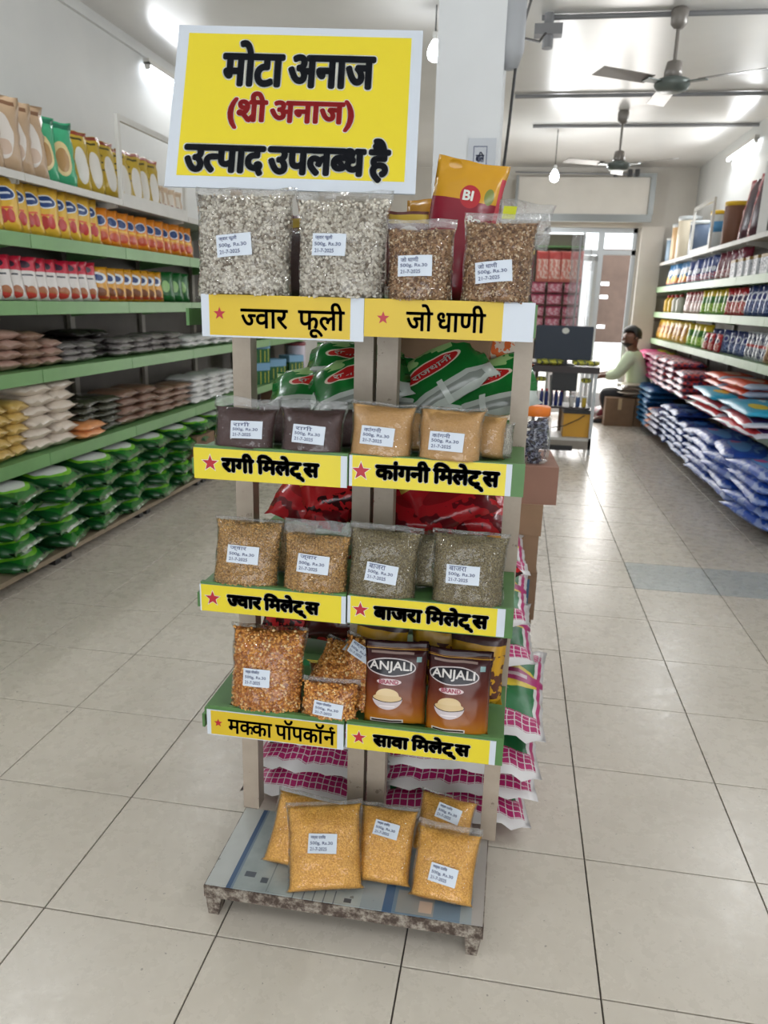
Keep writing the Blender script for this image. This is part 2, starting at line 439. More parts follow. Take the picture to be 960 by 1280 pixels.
def star(mb, cx, cz, r, y):
    p = []
    for k in range(10):
        a = pi/2 + k*pi/5; q = r if k % 2 == 0 else r*.42; p.append((cx+q*cos(a), y, cz+q*sin(a)))
    p.append((cx, y, cz)); mb.raw(p, [(10, k, (k+1) % 10) for k in range(10)])

ORD = ['first', 'second', 'third', 'fourth', 'fifth', 'sixth', 'seventh', 'eighth', 'ninth', 'tenth', 'eleventh', 'twelfth', 'thirteenth', 'fourteenth', 'fifteenth', 'sixteenth', 'seventeenth', 'eighteenth', 'nineteenth', 'twentieth']
def nth(i): return ORD[i]

# ================================================================== THE SETTING
X0, X1, Y0, Y1, Z1 = ROOM['x0'], ROOM['x1'], ROOM['y0'], ROOM['y1'], ROOM['z1']
def struct(name, mb, m, parent=None):
    o = mb.build(name, m, parent)
    if parent is None: o['kind'] = 'structure'
    return o
floor = struct('floor', MB().box(X0-.2, X1+.2, Y0-.2, Y1+3.2, -.2, -.006), M_grout)
rt = random.Random(3)
tile_me = []
for k in range(4):
    mb = MB(); mb.cbox(.0022, .4978, .0022, .4978, -.0055, 0, .0008)
    tile_me.append(mb.mesh('tile', M_tile))
tile_alt = MB().cbox(.003, .497, .003, .497, -.0055, .0004, .0008).mesh('tile', M_tile2)
for i in range(-4, 7):
    for j in range(-2, 23):
        if i < -3 and j < 3: continue
        me = tile_alt if (j == 6 and i in (4, 5)) else tile_me[(i*7+j) % 4]
        o = obj('tile', me, floor, (i*.5, j*.5, 0), (rt.uniform(-.0006, .0006), rt.uniform(-.0006, .0006), 0))
        if me is tile_alt: o['label'] = 'cooler grey replaced tile'
# the ceiling, its walls
struct('ceiling', MB().box(X0-.2, X1+.2, Y0-.2, Y1+.2, Z1, Z1+.2), M_ceil)
struct('wall_left', MB().box(X0-.2, X0, Y0-.2, Y1+.2, 0, Z1), M_wall)
struct('wall_right', MB().box(X1, X1+.2, Y0-.2, Y1+.2, 0, Z1), M_wall)
# shop front wall behind the photographer: solid apart from its opening
fw = MB(); fw.box(X0, -.9, Y0-.2, Y0, 0, Z1); fw.box(2.9, X1, Y0-.2, Y0, 0, Z1); fw.box(-.9, 2.9, Y0-.2, Y0, 2.9, Z1)
struct('wall_front', fw, M_wall)
DX0, DX1, DZ = 1.50, 2.90, 2.83
bw = MB(); bw.box(X0, DX0, Y1, Y1+.2, 0, Z1); bw.box(DX1, X1, Y1, Y1+.2, 0, Z1); bw.box(DX0, DX1, Y1, Y1+.2, DZ, Z1)
struct('wall_back', bw, M_wall2)
# plaster pilaster right of the door and the boxed shutter housing over it
struct('trim_pilaster', MB().box(2.93, 3.25, Y1-.16, Y1, 0, 2.84), M_wall2)
sh = empty('shutter_housing', (0, Y1, 0)); tag(sh, 'boxed-in roller shutter housing with a dark frame above the far glass door', 'shutter box')
MB().box(1.05, 2.96, -.30, 0, 2.98, 3.50).build('housing_panel', M_wall2, sh)
m_ = MB(); m_.box(1.02, 3.02, -.34, -.29, 2.88, 2.985); m_.box(2.955, 3.03, -.34, -.29, 2.985, 3.50)
m_.box(2.70, 3.03, -.34, -.29, 3.50, 3.55); m_.box(1.02, 1.06, -.34, -.29, 2.985, 3.52); m_.build('frame_rail', M_steel, sh)
bm_ = MB(); bm_.tube([(1.0, -.33, 3.56), (2.7, -.33, 3.53)], .012); bm_.build('pipe', M_pipe, sh)
for cx in (2.42, 2.62, 2.72): MB().box(cx, cx+.06, -.36, -.30, 3.5, 3.6).build('bracket', M_dark, sh)
# the glazed door
dr = empty('door_1', (0, Y1+.06, 0)); dr['kind'] = 'structure'
fr = MB(); fr.box(DX0, DX0+.06, 0, .06, 0, DZ); fr.box(DX1-.06, DX1, 0, .06, 0, DZ); fr.box(DX0, DX1, 0, .06, DZ-.07, DZ); fr.box(DX0, DX1, 0, .06, 2.44, 2.51)
fr.box(2.33, 2.42, -.01, .07, 0, DZ); fr.build('door_frame', M_alu, dr)
for (a, b) in ((DX0+.06, 2.33), (2.42, DX1-.06)):
    g = MB(); g.box(a, b, .025, .031, 2.51, DZ-.07); g.build('transom_pane', M_glass, dr)
lf = MB(); lf.box(0, .07, -.03, .03, .02, 2.42); lf.box(.72, .80, -.03, .03, .02, 2.42); lf.box(0, .8, -.03, .03, 2.34, 2.42); lf.box(0, .8, -.03, .03, .02, .14)
lf = lf.build('door_leaf', M_alu, dr); lf.location = (2.33, .0, 0); lf.rotation_euler = (0, 0, R(180+38))
g = MB().box(.07, .72, -.004, .004, .14, 2.34).build('pane', M_glass, lf)
MB().tube([(.66, -.07, .95), (.66, -.07, 1.25)], .012).build('handle', M_alu, lf)
# street outside the door
struct('trim_street', MB().box(-3, 8, Y1+.2, 26, -.12, -.02), mat('pale_street', (214, 208, 198), .8, var=.1, vscale=1))
bd = MB(); zs = [1.02, 1.30, 1.36, 1.78, 1.84, 1.98, 2.04, 2.52]
bx0, bx1 = 2.54, 3.20
pr = [(1.06, 1.30), (1.36, 1.80), (1.86, 2.02), (2.08, 2.62)]
for a, b in pr: bd.box(bx0, bx1, 0, .05, a, b)
for a, b in ((1.30, 1.36), (1.80, 1.86), (2.02, 2.08)):
    for c, d in ((bx0, bx0+.02), (bx0+.16, bx1-.19), (bx1-.02, bx1)): bd.box(c, d, 0, .05, a, b)
so = empty('shutter_board', (0, 12.6, 0)); tag(so, 'brown slatted board with bright slots seen through the far glass door', 'board')
bd.build('board', mat('brown_board', (128, 108, 98), .7, var=.2, vscale=4), so)
MB().box(bx0-.04, bx0, -.02, .06, -.02, 2.62).build('post', M_alu, so); MB().box(bx1, bx1+.04, -.02, .06, -.02, 2.62).build('post', M_alu, so)
# pillar between the aisles
struct('trim_pillar', MB().box(.66, 1.015, 2.95, 3.35, 0, Z1), M_pillar)
pn = empty('pillar_notice', (.95, 2.945, 2.42)); tag(pn, 'small faded paper notice stuck on the white pillar', 'notice')
MB().box(-.10, .05, -.003, 0, -.09, .09).build('paper', mat('faded_paper', (196, 200, 206), .6), pn)
nb = MB()
for a, b, c, d in ((-.07, -.066, -.06, .05), (.0, .004, -.06, .05), (-.07, .004, .046, .05), (-.07, .004, -.06, -.056)): nb.box(a, b, -.0045, -.003, c, d)
nb.build('ruled_frame', M_pen, pn); lettering('बिल', (-.055, -.012, -.03, .02), .002, 'writing', M_pen, pn, -.0045, 4)
# big grey duct and cable down the pillar's right side
dp = empty('drain_pipe', (1.045, 3.02, 0)); tag(dp, 'grey lagged drop pipe strapped to the right edge of the white pillar', 'pipe')
MB().tube([(0, 0, 3.68), (0, 0, 2.95), (.005, 0, 2.86)], [.07, .07, .035], 14).build('pipe', mat('pale_grey_lagging', (168, 170, 174), .5), dp, True)
MB().tube([(0, 0, 3.22), (0, 0, 3.25)], .076, 14).build('strap', M_dark, dp)
cb = MB().tube([(1.075, 3.02, 2.87), (1.06, 3.02, 2.6), (1.04, 3.02, 2.3), (1.04, 3.02, .9), (1.04, 3.02, .05)], .008).build('cable', M_dark)
tag(cb, 'thin dark cable running down the right corner of the pillar', 'cable')
# ceiling conduits, junctions
def conduit(y, xa, xb, lab):
    o = MB().tube([(xa, y, Z1-.02), (xb, y, Z1-.02)], .018).build('ceiling_conduit', M_pipe); tag(o, lab, 'conduit'); return o
conduit(4.80, 1.2, X1, 'grey conduit crossing the ceiling nearest the camera above the near fan')
conduit(6.98, 1.0, X1, 'grey conduit crossing the ceiling just beyond the near fan')
conduit(8.32, 1.2, X1, 'grey conduit crossing the ceiling above the far fan')
jb = MB(); jb.box(-.10, .10, -.05, .05, -.07, 0); jb.tube([(0, 0, -.07), (0, 0, -.15)], .04, 10); jb.tube([(0, 0, .0), (0, 0, .18)], .035, 10)
p_ = at(683, 24, Y=4.8); jb = jb.build('junction_box', M_pipe, None, False, (p_.x+.02, 4.78, Z1-.075)); tag(jb, 'grey ceiling junction box at the left end of the near conduit', 'junction box')
c_ = MB().tube([(p_.x, 4.6, 3.5), (p_.x-.04, 4.3, 3.36), (p_.x-.16, 3.8, 3.24), (1.13, 3.2, 3.24), (1.10, 3.05, 3.24)], .008).build('looping_cable', M_dark); tag(c_, 'thin cable looping from the ceiling junction box to the pillar pipe', 'cable')
# wall/ceiling cable trunking on the left wall
o = MB().box(X0, X0+.03, 2.2, 6.6, 3.585, 3.62).build('cable_trunking', M_wall); tag(o, 'white cable trunking along the top of the left wall', 'trunking')
# ---- fluorescent fittings
M_tubeglow = emit('tube_light', (236, 244, 255), 26)
TL = ['bright tube light high on the left wall beside the yellow sign', 'tube light high on the left wall nearer the camera', 'tube light on the left wall behind the photographer',
      'bright tube light high on the right wall at the top right', 'tube light high on the right wall nearer the camera', 'tube light on the right wall above the photographer', 'tube light on the right wall behind the photographer']
for i, (x, a, b, z, s, e) in enumerate(TUBES):
    t = empty('tube_light', (x, (a+b)/2, z)); tag(t, TL[i], 'tube light'); L = (b-a)/2
    MB().box(-.03 if s > 0 else -.02, .02 if s > 0 else .03, -L, L, .015, .06).build('batten', M_white_metal, t)
    MB().tube([(0, -L+.03, -.0), (0, L-.03, -.0)], .016, 10).build('tube', M_tubeglow, t, True)
    for q in (-1, 1): MB().box(-.02, .02, q*(L-.015)-.015, q*(L-.015)+.015, -.02, .03).build('end_cap', M_white_metal, t)
BL = ['glowing bulb hanging left of the white pillar', 'glowing bulb hanging from the ceiling over the far counter', 'added bulb out of view, lighting the rack from overhead on the left', 'added bulb out of view, lighting the rack from overhead on the right']
for i, (x, y, z, e) in enumerate(BULBS):
    t = empty('light_bulb', (x, y, z)); tag(t, BL[i], 'bulb')
    MB().lathe([(.012, -.06), (.045, -.04), (.055, -.005), (.045, .035), (.018, .08)]).build('bulb', M_tubeglow, t, True)
    MB().tube([(0, 0, .08), (0, 0, .13)], .02).build('holder', M_white_metal, t); MB().tube([(0, 0, .13), (0, 0, Z1-z)], .005).build('cord', M_dark, t)
# ---- ceiling fans
M_fan = mat('fan_brown_grey', (132, 126, 120), .35, .2); M_fan2 = mat('fan_trim', (104, 112, 108), .35, .3)
def fan(x, y, zrod, ang, lab):
    f = empty('ceiling_fan', (x, y, Z1)); tag(f, lab, 'fan', None)
    MB().lathe([(.03, -.13), (.055, -.1), (.06, -.02), (.05, 0)]).build('canopy', M_fan, f, True)
    MB().tube([(0, 0, -.1), (0, 0, zrod)], .013).build('rod', M_fan, f)
    MB().lathe([(.02, .12), (.05, .11), (.062, .05), (.065, 0)][::-1]).build('top_cup', M_fan, f, True, (0, 0, zrod))
    MB().lathe([(.03, -.085), (.10, -.075), (.125, -.04), (.12, -.01), (.065, .01)]).build('motor', M_fan2, f, True, (0, 0, zrod))
    for k in range(3):
        a = ang + k*2*pi/3; b = MB()
        b.quad8([(.10, -.03, -.035), (.24, -.035, -.035), (.24, .035, -.03), (.10, .03, -.03), (.10, -.03, -.028), (.24, -.035, -.028), (.24, .035, -.023), (.10, .03, -.023)])
        arm = b.build('blade_arm', M_fan2, f, False, (0, 0, zrod), (0, 0, a))
        b = MB(); b.quad8([(.2, -.065, -.035), (.64, -.075, -.035), (.64, .06, -.012), (.2, .055, -.012), (.2, -.065, -.031), (.64, -.075, -.031), (.64, .06, -.008), (.2, .055, -.008)])
        b.build('blade', M_fan, f, False, (0, 0, zrod), (0, 0, a))
    return f
p = at(840, 105, Y=4.75); fan(p.x, 4.75, p.z-Z1+.03, R(92), 'grey ceiling fan nearest the camera at the top right')
p = at(773, 207, Y=7.7); fan(p.x, 7.7, p.z-Z1+.03, R(86), 'ceiling fan further back above the far counter')

# ================================================================== WALL SHELVING
LIPL, LIPR = -1.59, 3.23
ZL = [2.28, 1.96, 1.59, 1.195, .692]; ZR = [2.315, 1.965, 1.605, 1.22, .68]
def bay(side, y0, y1, zs, lab, group, header=False, lastend=False):
    wallx = X0+.02 if side == 'L' else X1-.02; lip = LIPL if side == 'L' else LIPR; s = 1 if side == 'L' else -1
    e = empty('shelf_bay', (wallx, y0, 0)); tag(e, lab, 'shelving', group); D = abs(lip-wallx); Lh = y1-y0
    def bx(a, b, c, d, f, g): return (min(a*s, b*s), max(a*s, b*s), c, d, f, g)
    top = zs[0] + (.55 if header else 0)
    MB().box(*bx(.0, .012, .02, Lh-.02, .1, zs[0])).build('back_panel', M_backp if side == 'L' else M_backp2, e)
    for yy in (0., Lh-.03): MB().box(*bx(0, .04, yy, yy+.03, 0, zs[0])).build('upright', M_upright, e)
    for k, z in enumerate(zs):
        m = M_white_metal if k == 0 else (M_green if side == 'L' else M_green_pale)
        b = MB(); b.box(*bx(.02, D-.004, .004, Lh-.004, z-.022, z)); b = b.build('shelf', m, e)
        l = MB(); hl = .04 if k == 0 else .074
        l.quad8([(s*(D-.006), .003, z-hl), (s*D, .003, z-hl+.002), (s*D, Lh-.003, z-hl+.002), (s*(D-.006), Lh-.003, z-hl), (s*(D-.012), .003, z+.004), (s*D, .003, z+.004), (s*D, Lh-.003, z+.004), (s*(D-.012), Lh-.003, z+.004)])
        l.build('shelf_lip', m, b)
        for yy in (.006, Lh-.018): MB().quad8([(s*.04, yy, z-.11), (s*(D-.05), yy, z-.05), (s*(D-.05), yy+.012, z-.05), (s*.04, yy+.012, z-.11), (s*.04, yy, z-.022), (s*(D-.05), yy, z-.022), (s*(D-.05), yy+.012, z-.022), (s*.04, yy+.012, z-.022)]).build('bracket', m, e)
    DB = D+.09
    MB().box(*bx(.0, DB, .002, Lh-.002, .07, .10)).build('base_board', M_deck, e)
    for yy in (.03, Lh-.09): MB().box(*bx(DB-.16, DB-.06, yy, yy+.06, 0, .07)).build('foot', M_dark, e)
    if header:
        b = MB(); x_ = (D-.03, D-.005)
        b.box(*bx(*x_, .0, .035, zs[0], top)); b.box(*bx(*x_, Lh-.035, Lh, zs[0], top)); b.box(*bx(*x_, .035, Lh-.035, top-.04, top)); b.box(*bx(*x_, .035, Lh-.035, zs[0], zs[0]+.05))
        b.build('header_frame', M_white_metal, e)
    return e
yl = [.42, 1.52, 2.63, 3.74, 4.85, 5.96, 7.07, 8.18, 9.2]
for i in range(len(yl)-1):
    bay('L', yl[i], yl[i+1], ZL, f'{nth(i)} green-lipped bay of the left wall shelving counted from the camera', 'left wall shelving', i == 3)
yr = [3.35, 4.42, 5.49, 6.57, 7.95, 8.98, 10.05, 11.1]
for i in range(len(yr)-1):
    bay('R', yr[i], yr[i+1], ZR, f'{nth(i)} pale green bay of the right wall shelving counted from the camera', 'right wall shelving', i == 4)

# ---- wrappers: printed, in shared meshes
def P_(name, w, h, t, base, layers, n=3, rough=.3, **kw):
    m = printed(name, base, layers, rough)
    return [Pouch(w, h, t, kw.get('nu', 8), kw.get('nv', 10), seed=11*i+len(name), crinkle=kw.get('cr', .007), flap=kw.get('flap', .06), foot=kw.get('foot', .0), sag=kw.get('sag', .3), pinch=kw.get('pinch', .07), bottom=kw.get('bottom', .5)).mesh(name, m) for i in range(n)], (w, h, t)
RND = random.Random(5)
def row(side, z, px, kind, name, cat, label, group, xoff=.12, yaw=30, lean=6, step=None, n=None, sc=1., zoff=0, wobble=6):
    """packets standing side by side along a wall shelf; each one an object with a label of its own"""
    mes, (w, h, t) = kind; lip = LIPL if side == 'L' else LIPR; s = 1 if side == 'L' else -1
    x = lip - s*xoff
    ya, yb = sorted((solve_y(px[0], x+s*.08, z), solve_y(px[1], x+s*.08, z)))
    if n is None: n = max(1, round((yb-ya)/(step or w*.8)))
    for i in range(n):
        y = ya + (i+.5)*(yb-ya)/n
        base_yaw = (90-yaw) if side == 'L' else -(90-yaw)
        o = obj(name, mes[RND.randrange(len(mes))], None, (x+RND.uniform(-.01, .01), y, z+zoff+.006), rotm(base_yaw+RND.uniform(-wobble, wobble), lean+RND.uniform(-2, 3), RND.uniform(-2, 2)), (sc,)*3)
        lab = label.replace('#', nth(i)) if n > 1 else label.replace('# ', '')
        tag(o, lab, cat, group)
def stack(side, z, px, kind, name, cat, label, group, rows=5, cols=1, xoff=.2, pitch=None, sc=1., jit=.012, gapz=.86, yawj=5):
    """packets lying flat in a stack with their ends to the aisle"""
    mes, (w, h, t) = kind; lip = LIPL if side == 'L' else LIPR; s = 1 if side == 'L' else -1
    x = lip - s*xoff
    ya, yb = sorted((solve_y(px[0], x+s*(xoff-.03), z+.05), solve_y(px[1], x+s*(xoff-.03), z+.05)))
    for c in range(cols):
        y = ya + (c+.5)*(yb-ya)/cols; sy = (yb-ya)/cols/w*1.04
        for r in range(rows):
            o = obj(name, mes[RND.randrange(len(mes))], None, None)
            # lying: pack's own height runs from the wall towards the aisle
            rot = Matrix.Rotation(R((-90 if side == 'L' else 90)+RND.uniform(-yawj, yawj)), 3, 'Z') @ Matrix.Rotation(R(-90), 3, 'X')
            o.rotation_euler = rot.to_euler(); o.scale = (sy, sc, sc)
            o.location = (x - s*h*sc*.5 + RND.uniform(-jit, jit), y+RND.uniform(-jit, jit)*.5, z+.008+t*sc*(.5+r*gapz))
            lab = label
            if '@' in lab: lab = lab.replace('@', nth(c) if cols > 1 else '').replace('  ', ' ')
            tag(o, lab.replace('#', nth(r)), cat, group)

BLUE = (26, 62, 122)
K_tan = P_('tan_flour_sack', .26, .42, .13, (186, 158, 128), [('e', .5, .45, .26, .30, (222, 214, 206)), ('e', .5, .3, .2, .1, (205, 180, 160)), ('r', .5, .9, .4, .03, (120, 84, 60))], cr=.01)
K_mint = P_('mint_green_sack', .27, .40, .13, (64, 168, 122), [('e', .5, .42, .26, .26, (228, 206, 150)), ('e', .5, .40, .19, .18, (178, 138, 84)), ('r', .5, .93, .5, .04, (20, 110, 80))], cr=.01)
K_gold = P_('gold_sack', .24, .40, .12, (190, 160, 48), [('e', .62, .42, .22, .30, (226, 222, 214)), ('r', .5, .86, .3, .02, (70, 60, 20)), ('r', .25, .7, .16, .015, (70, 60, 20)), ('r', .25, .58, .14, .015, (70, 60, 20)), ('r', .25, .45, .14, .015, (90, 80, 30)), ('r', .5, .96, .5, .03, (150, 60, 40))], cr=.01)
K_cream = P_('cream_packet', .14, .22, .05, (200, 176, 150), [('r', .5, .5, .25, .3, (228, 220, 208)), ('e', .5, .3, .2, .1, (150, 80, 60))])
K_yel = P_('yellow_packet', .21, .29, .07, (224, 178, 56), [('e', .5, .70, .36, .14, (214, 224, 234)), ('e', .5, .70, .32, .115, BLUE), ('r', .5, .70, .2, .02, (214, 222, 232)), ('e', .38, .28, .15, .13, (176, 40, 34)), ('e', .62, .28, .15, .13, (188, 46, 38)), ('r', .5, .43, .22, .02, (216, 90, 40)), ('r', .06, .3, .05, .2, (40, 40, 60))], cr=.008)
K_org = P_('orange_packet', .17, .25, .06, (224, 134, 30), [('e', .5, .66, .3, .15, (214, 222, 232)), ('e', .5, .66, .26, .115, BLUE), ('e', .5, .25, .3, .12, (196, 70, 30)), ('r', .5, .45, .3, .03, (240, 190, 60))])
K_redw = P_('red_white_packet', .2, .25, .06, (222, 216, 212), [('r', .5, .85, .5, .18, (202, 32, 62)), ('e', .5, .82, .26, .09, (60, 30, 50)), ('r', .5, .57, .28, .02, (60, 60, 70)), ('e', .35, .2, .2, .14, (140, 78, 48)), ('e', .65, .2, .2, .12, (170, 104, 60)), ('e', .5, .1, .3, .07, (190, 60, 50))], cr=.008)
K_dgreen = P_('dark_green_packet', .2, .24, .06, (22, 96, 40), [('e', .5, .5, .2, .2, (150, 196, 120))])
K_ylog = P_('orange_logo_packet', .18, .23, .055, (216, 152, 30), [('e', .5, .68, .38, .17, (226, 230, 234)), ('e', .5, .68, .24, .10, (30, 60, 120)), ('e', .5, .25, .28, .14, (120, 66, 30)), ('r', .5, .1, .4, .04, (170, 60, 30))])
def lying(name, w, h, t, c, **kw):
    k = NT(name); k.l(k.ramp(k.noise(9, 3, .5), [(.3, tuple(v*.86 for v in lin(c))), (.7, lin(c))]), k.p.inputs['Base Color'])
    k.p.inputs['Roughness'].default_value = kw.get('rough', .3); k.p.inputs['Coat Weight'].default_value = .3; k.p.inputs['Coat Roughness'].default_value = .12
    k.bump(k.noise(26, 3, .5), .5, .008)
    return [Pouch(w, h, t, 8, 10, seed=17*i+len(name), crinkle=.008, flap=.015, sag=0, pinch=.05, ff=7, bottom=.0).mesh(name, k.m) for i in range(3)], (w, h, t)
K_dal = lying('yellow_lentil_bag', .22, .3, .075, (206, 172, 96))
K_flour = lying('cream_flour_bag', .25, .34, .085, (216, 202, 186))
K_brown = lying('brown_pulse_bag', .2, .26, .06, (142, 110, 92))
K_pink = lying('pinkish_pulse_bag', .2, .26, .06, (168, 134, 120))
K_grey = lying('grey_pulse_bag', .2, .26, .055, (126, 120, 118), rough=.2)
K_dkgr = lying('dark_seed_bag', .22, .3, .055, (66, 66, 52), rough=.18)
K_black = lying('black_bundle', .2, .26, .055, (34, 28, 28), rough=.3)
K_white = lying('white_sugar_bag', .24, .3, .055, (226, 226, 224))
K_orange = lying('orange_lentil_bag', .26, .28, .06, (222, 148, 92))
K_choc = lying('chocolate_brown_bag', .24, .3, .07, (128, 96, 80))
def ricebag(name, seeds, w=.44, h=.56, t=.125):
    m = printed(name, (20, 74, 34), [('r', .5, .5, .40, .5, (30, 112, 36)), ('r', .12, .5, .2, .5, (14, 62, 34)), ('e', .52, .66, .40, .27, (112, 182, 44)), ('e', .52, .66, .34, .22, (208, 212, 208)), ('r', .5, .985, .5, .012, (70, 96, 54)), ('r', .03, .5, .03, .5, (12, 50, 28))], .2, .6, 20)
    return [Pouch(w, h, t, 12, 12, seed=s, crinkle=.011, flap=.02, sag=0, pinch=.06, ff=5).mesh(name, m) for s in seeds], (w, h, t)
K_rice = ricebag('green_rice_bag', (1, 2, 3, 4))

G = 'left shelf '
row('L', ZL[0], (-14, 62), K_tan, 'flour_sack', 'sack', 'tan sack on the left top shelf, # from the camera', G+'tan sacks', n=4, xoff=.16, yaw=28)
row('L', ZL[0], (56, 103), K_mint, 'green_sack', 'sack', 'mint green sack on the left top shelf, # from the camera', G+'mint sacks', n=2, xoff=.16, yaw=26)
row('L', ZL[0], (103, 152), K_gold, 'gold_sack', 'sack', 'golden sack on the left top shelf before the white frame, # from the camera', G+'gold sacks near', n=3, xoff=.17, yaw=24)
row('L', ZL[0], (160, 203), K_gold, 'gold_sack', 'sack', 'golden sack behind the white frame on the left top shelf, # from the camera', G+'gold sacks far', n=4, xoff=.2, yaw=24)
row('L', ZL[0], (204, 236), K_cream, 'cream_packet', 'packet', 'small cream packet far along the left top shelf, # from the camera', G+'cream packets', n=4, xoff=.18)
row('L', ZL[1], (-6, 132), K_yel, 'yellow_packet', 'packet', 'yellow packet with blue oval, # from the camera on second left shelf', G+'yellow packets', n=9, xoff=.1, yaw=20)
row('L', ZL[1], (134, 248), K_org, 'orange_packet', 'packet', 'orange packet with small blue oval, # from the camera on the second left shelf', G+'orange packets', n=11, xoff=.1, yaw=22)
row('L', ZL[2], (-8, 130), K_redw, 'red_white_packet', 'packet', 'red-topped white packet, # from the camera on the third left shelf', G+'red and white packets', n=10, xoff=.1, yaw=22, lean=8)
row('L', ZL[2], (131, 212), K_ylog, 'orange_logo_packet', 'packet', 'orange packet with white and blue oval, # from the camera on the third left shelf', G+'oval packets', n=8, xoff=.1, yaw=22)
row('L', ZL[2], (213, 244), K_dgreen, 'green_packet', 'packet', 'dark green packet at the far end of the third left shelf, # from the camera', G+'green packets', n=3, xoff=.1)
# fourth shelf: small pouches in stacks
def st(z, a, b, K, nm, col, where, rows, cols=1, **kw):
    lab = f'{col} pouch, # up in {where}' + (', @ column' if cols > 1 else '')
    stack('L', z, (a, b), K, nm, 'pouch', lab, f'{col} pouches in the {where}', rows, cols, **kw)
st(ZL[3], -14, 12, K_pink, 'pulse_pouch', 'pinkish', 'fourth left shelf front stack', 6)
st(ZL[3], 12, 41, K_pink, 'pulse_pouch', 'pinkish', 'fourth left shelf second stack', 4, gapz=.95)
st(ZL[3], 41, 64, K_brown, 'pulse_pouch', 'brown', 'fourth left shelf third stack', 4)
st(ZL[3], 64, 88, K_pink, 'pulse_pouch', 'rosy', 'fourth left shelf low stack', 3)
st(ZL[3], 90, 134, K_grey, 'pulse_pouch', 'grey', 'fourth left shelf low pile', 3, 2, sc=.85)
st(ZL[3], 122, 158, K_black, 'dark_bundle', 'black', 'fourth left shelf dark mound', 4, 2, xoff=.28)
st(ZL[3], 156, 200, K_grey, 'pulse_pouch', 'shiny grey', 'pile beyond the dark mound', 3, 2, sc=.9)
st(ZL[3], 196, 236, K_grey, 'pulse_pouch', 'mid-grey', 'far pile on the fourth left shelf', 3, 2)
st(ZL[3], 236, 300, K_white, 'sugar_pouch', 'white', 'fourth left shelf far white pile', 2, 4)
st(ZL[3], 300, 384, K_flour, 'flour_pouch', 'cream', 'fourth left shelf end behind the rack', 2, 5)
# fifth shelf
st(ZL[4], -22, 43, K_dal, 'lentil_pouch', 'yellow', 'lentil stacks on the lowest green shelf', 5, 3)
st(ZL[4], 42, 100, K_flour, 'flour_pouch', 'cream', 'tall flour stacks on the lowest green shelf', 6, 2, gapz=.8)
st(ZL[4], 100, 127, K_orange, 'lentil_pouch', 'orange', 'low stack beside the cream flour', 2, xoff=.12)
st(ZL[4], 108, 158, K_dkgr, 'seed_pouch', 'dark olive', 'shiny seed stacks on the lowest green shelf', 5, 2)
st(ZL[4], 156, 204, K_choc, 'pulse_pouch', 'chocolate brown', 'brown stacks on the lowest green shelf', 4, 2, gapz=.9)
st(ZL[4], 204, 247, K_brown, 'pulse_pouch', 'dull brown', 'further brown stacks on the lowest green shelf', 4, 2)
st(ZL[4], 246, 300, K_white, 'sugar_pouch', 'white', 'white stacks seen left of the rack post', 5, 3)
# green boxes with blue tops beyond
M_gbox = printed('green_blue_box', (18, 92, 48), [('r', .5, .85, .5, .2, (120, 166, 200)), ('r', .2, .3, .02, .25, (196, 196, 60)), ('r', .45, .3, .02, .3, (196, 196, 60)), ('r', .7, .3, .02, .25, (196, 196, 60)), ('r', .9, .35, .02, .3, (200, 200, 80))], .5, .02)
def uvbox(name, w, d, h, m, c=.0):
    mb = MB(); mb.box(-w/2, w/2, -d/2, d/2, 0, h); me = mb.mesh(name, m); l = me.uv_layers.new(name='UVMap')
    for p in me.polygons:
        for li in p.loop_indices:
            v = me.vertices[me.loops[li].vertex_index].co; n = p.normal
            l.data[li].uv = ((v.x/w+.5) if abs(n.y) > .5 or abs(n.z) > .5 else (v.y/d+.5), v.z/h if abs(n.z) < .5 else .95)
    return me
gb = uvbox('green_box', .26, .2, .24, M_gbox)
for i, (px, k) in enumerate([(322, 0), (343, 0), (322, 1), (366, 0)]):
    y = solve_y(px, -1.72, .8); o = obj('green_box', gb, None, (-1.74, y, ZL[4]+.002+k*.243), (0, 0, R(60)))
    tag(o, ['green box with blue top nearest the left rack post', 'second green and blue box behind the rack', 'green and blue box stacked on the nearest one', 'furthest green and blue box behind the rack'][i], 'box', 'green boxes behind the rack')
y = solve_y(372, -1.75, 1.0); cn = empty('white_canister', (-1.78, y, ZL[4])); tag(cn, 'white canister with red rim on the far left shelf seen through the rack', 'canister')
MB().lathe([(.13, 0), (.135, .02), (.135, .36), (.125, .38)]).build('body', mat('canister_white', (196, 190, 204), .4), cn, True)
MB().lathe([(.137, .35), (.14, .39), (.12, .40)]).build('rim', mat('canister_rim', (140, 60, 70), .4), cn, True)
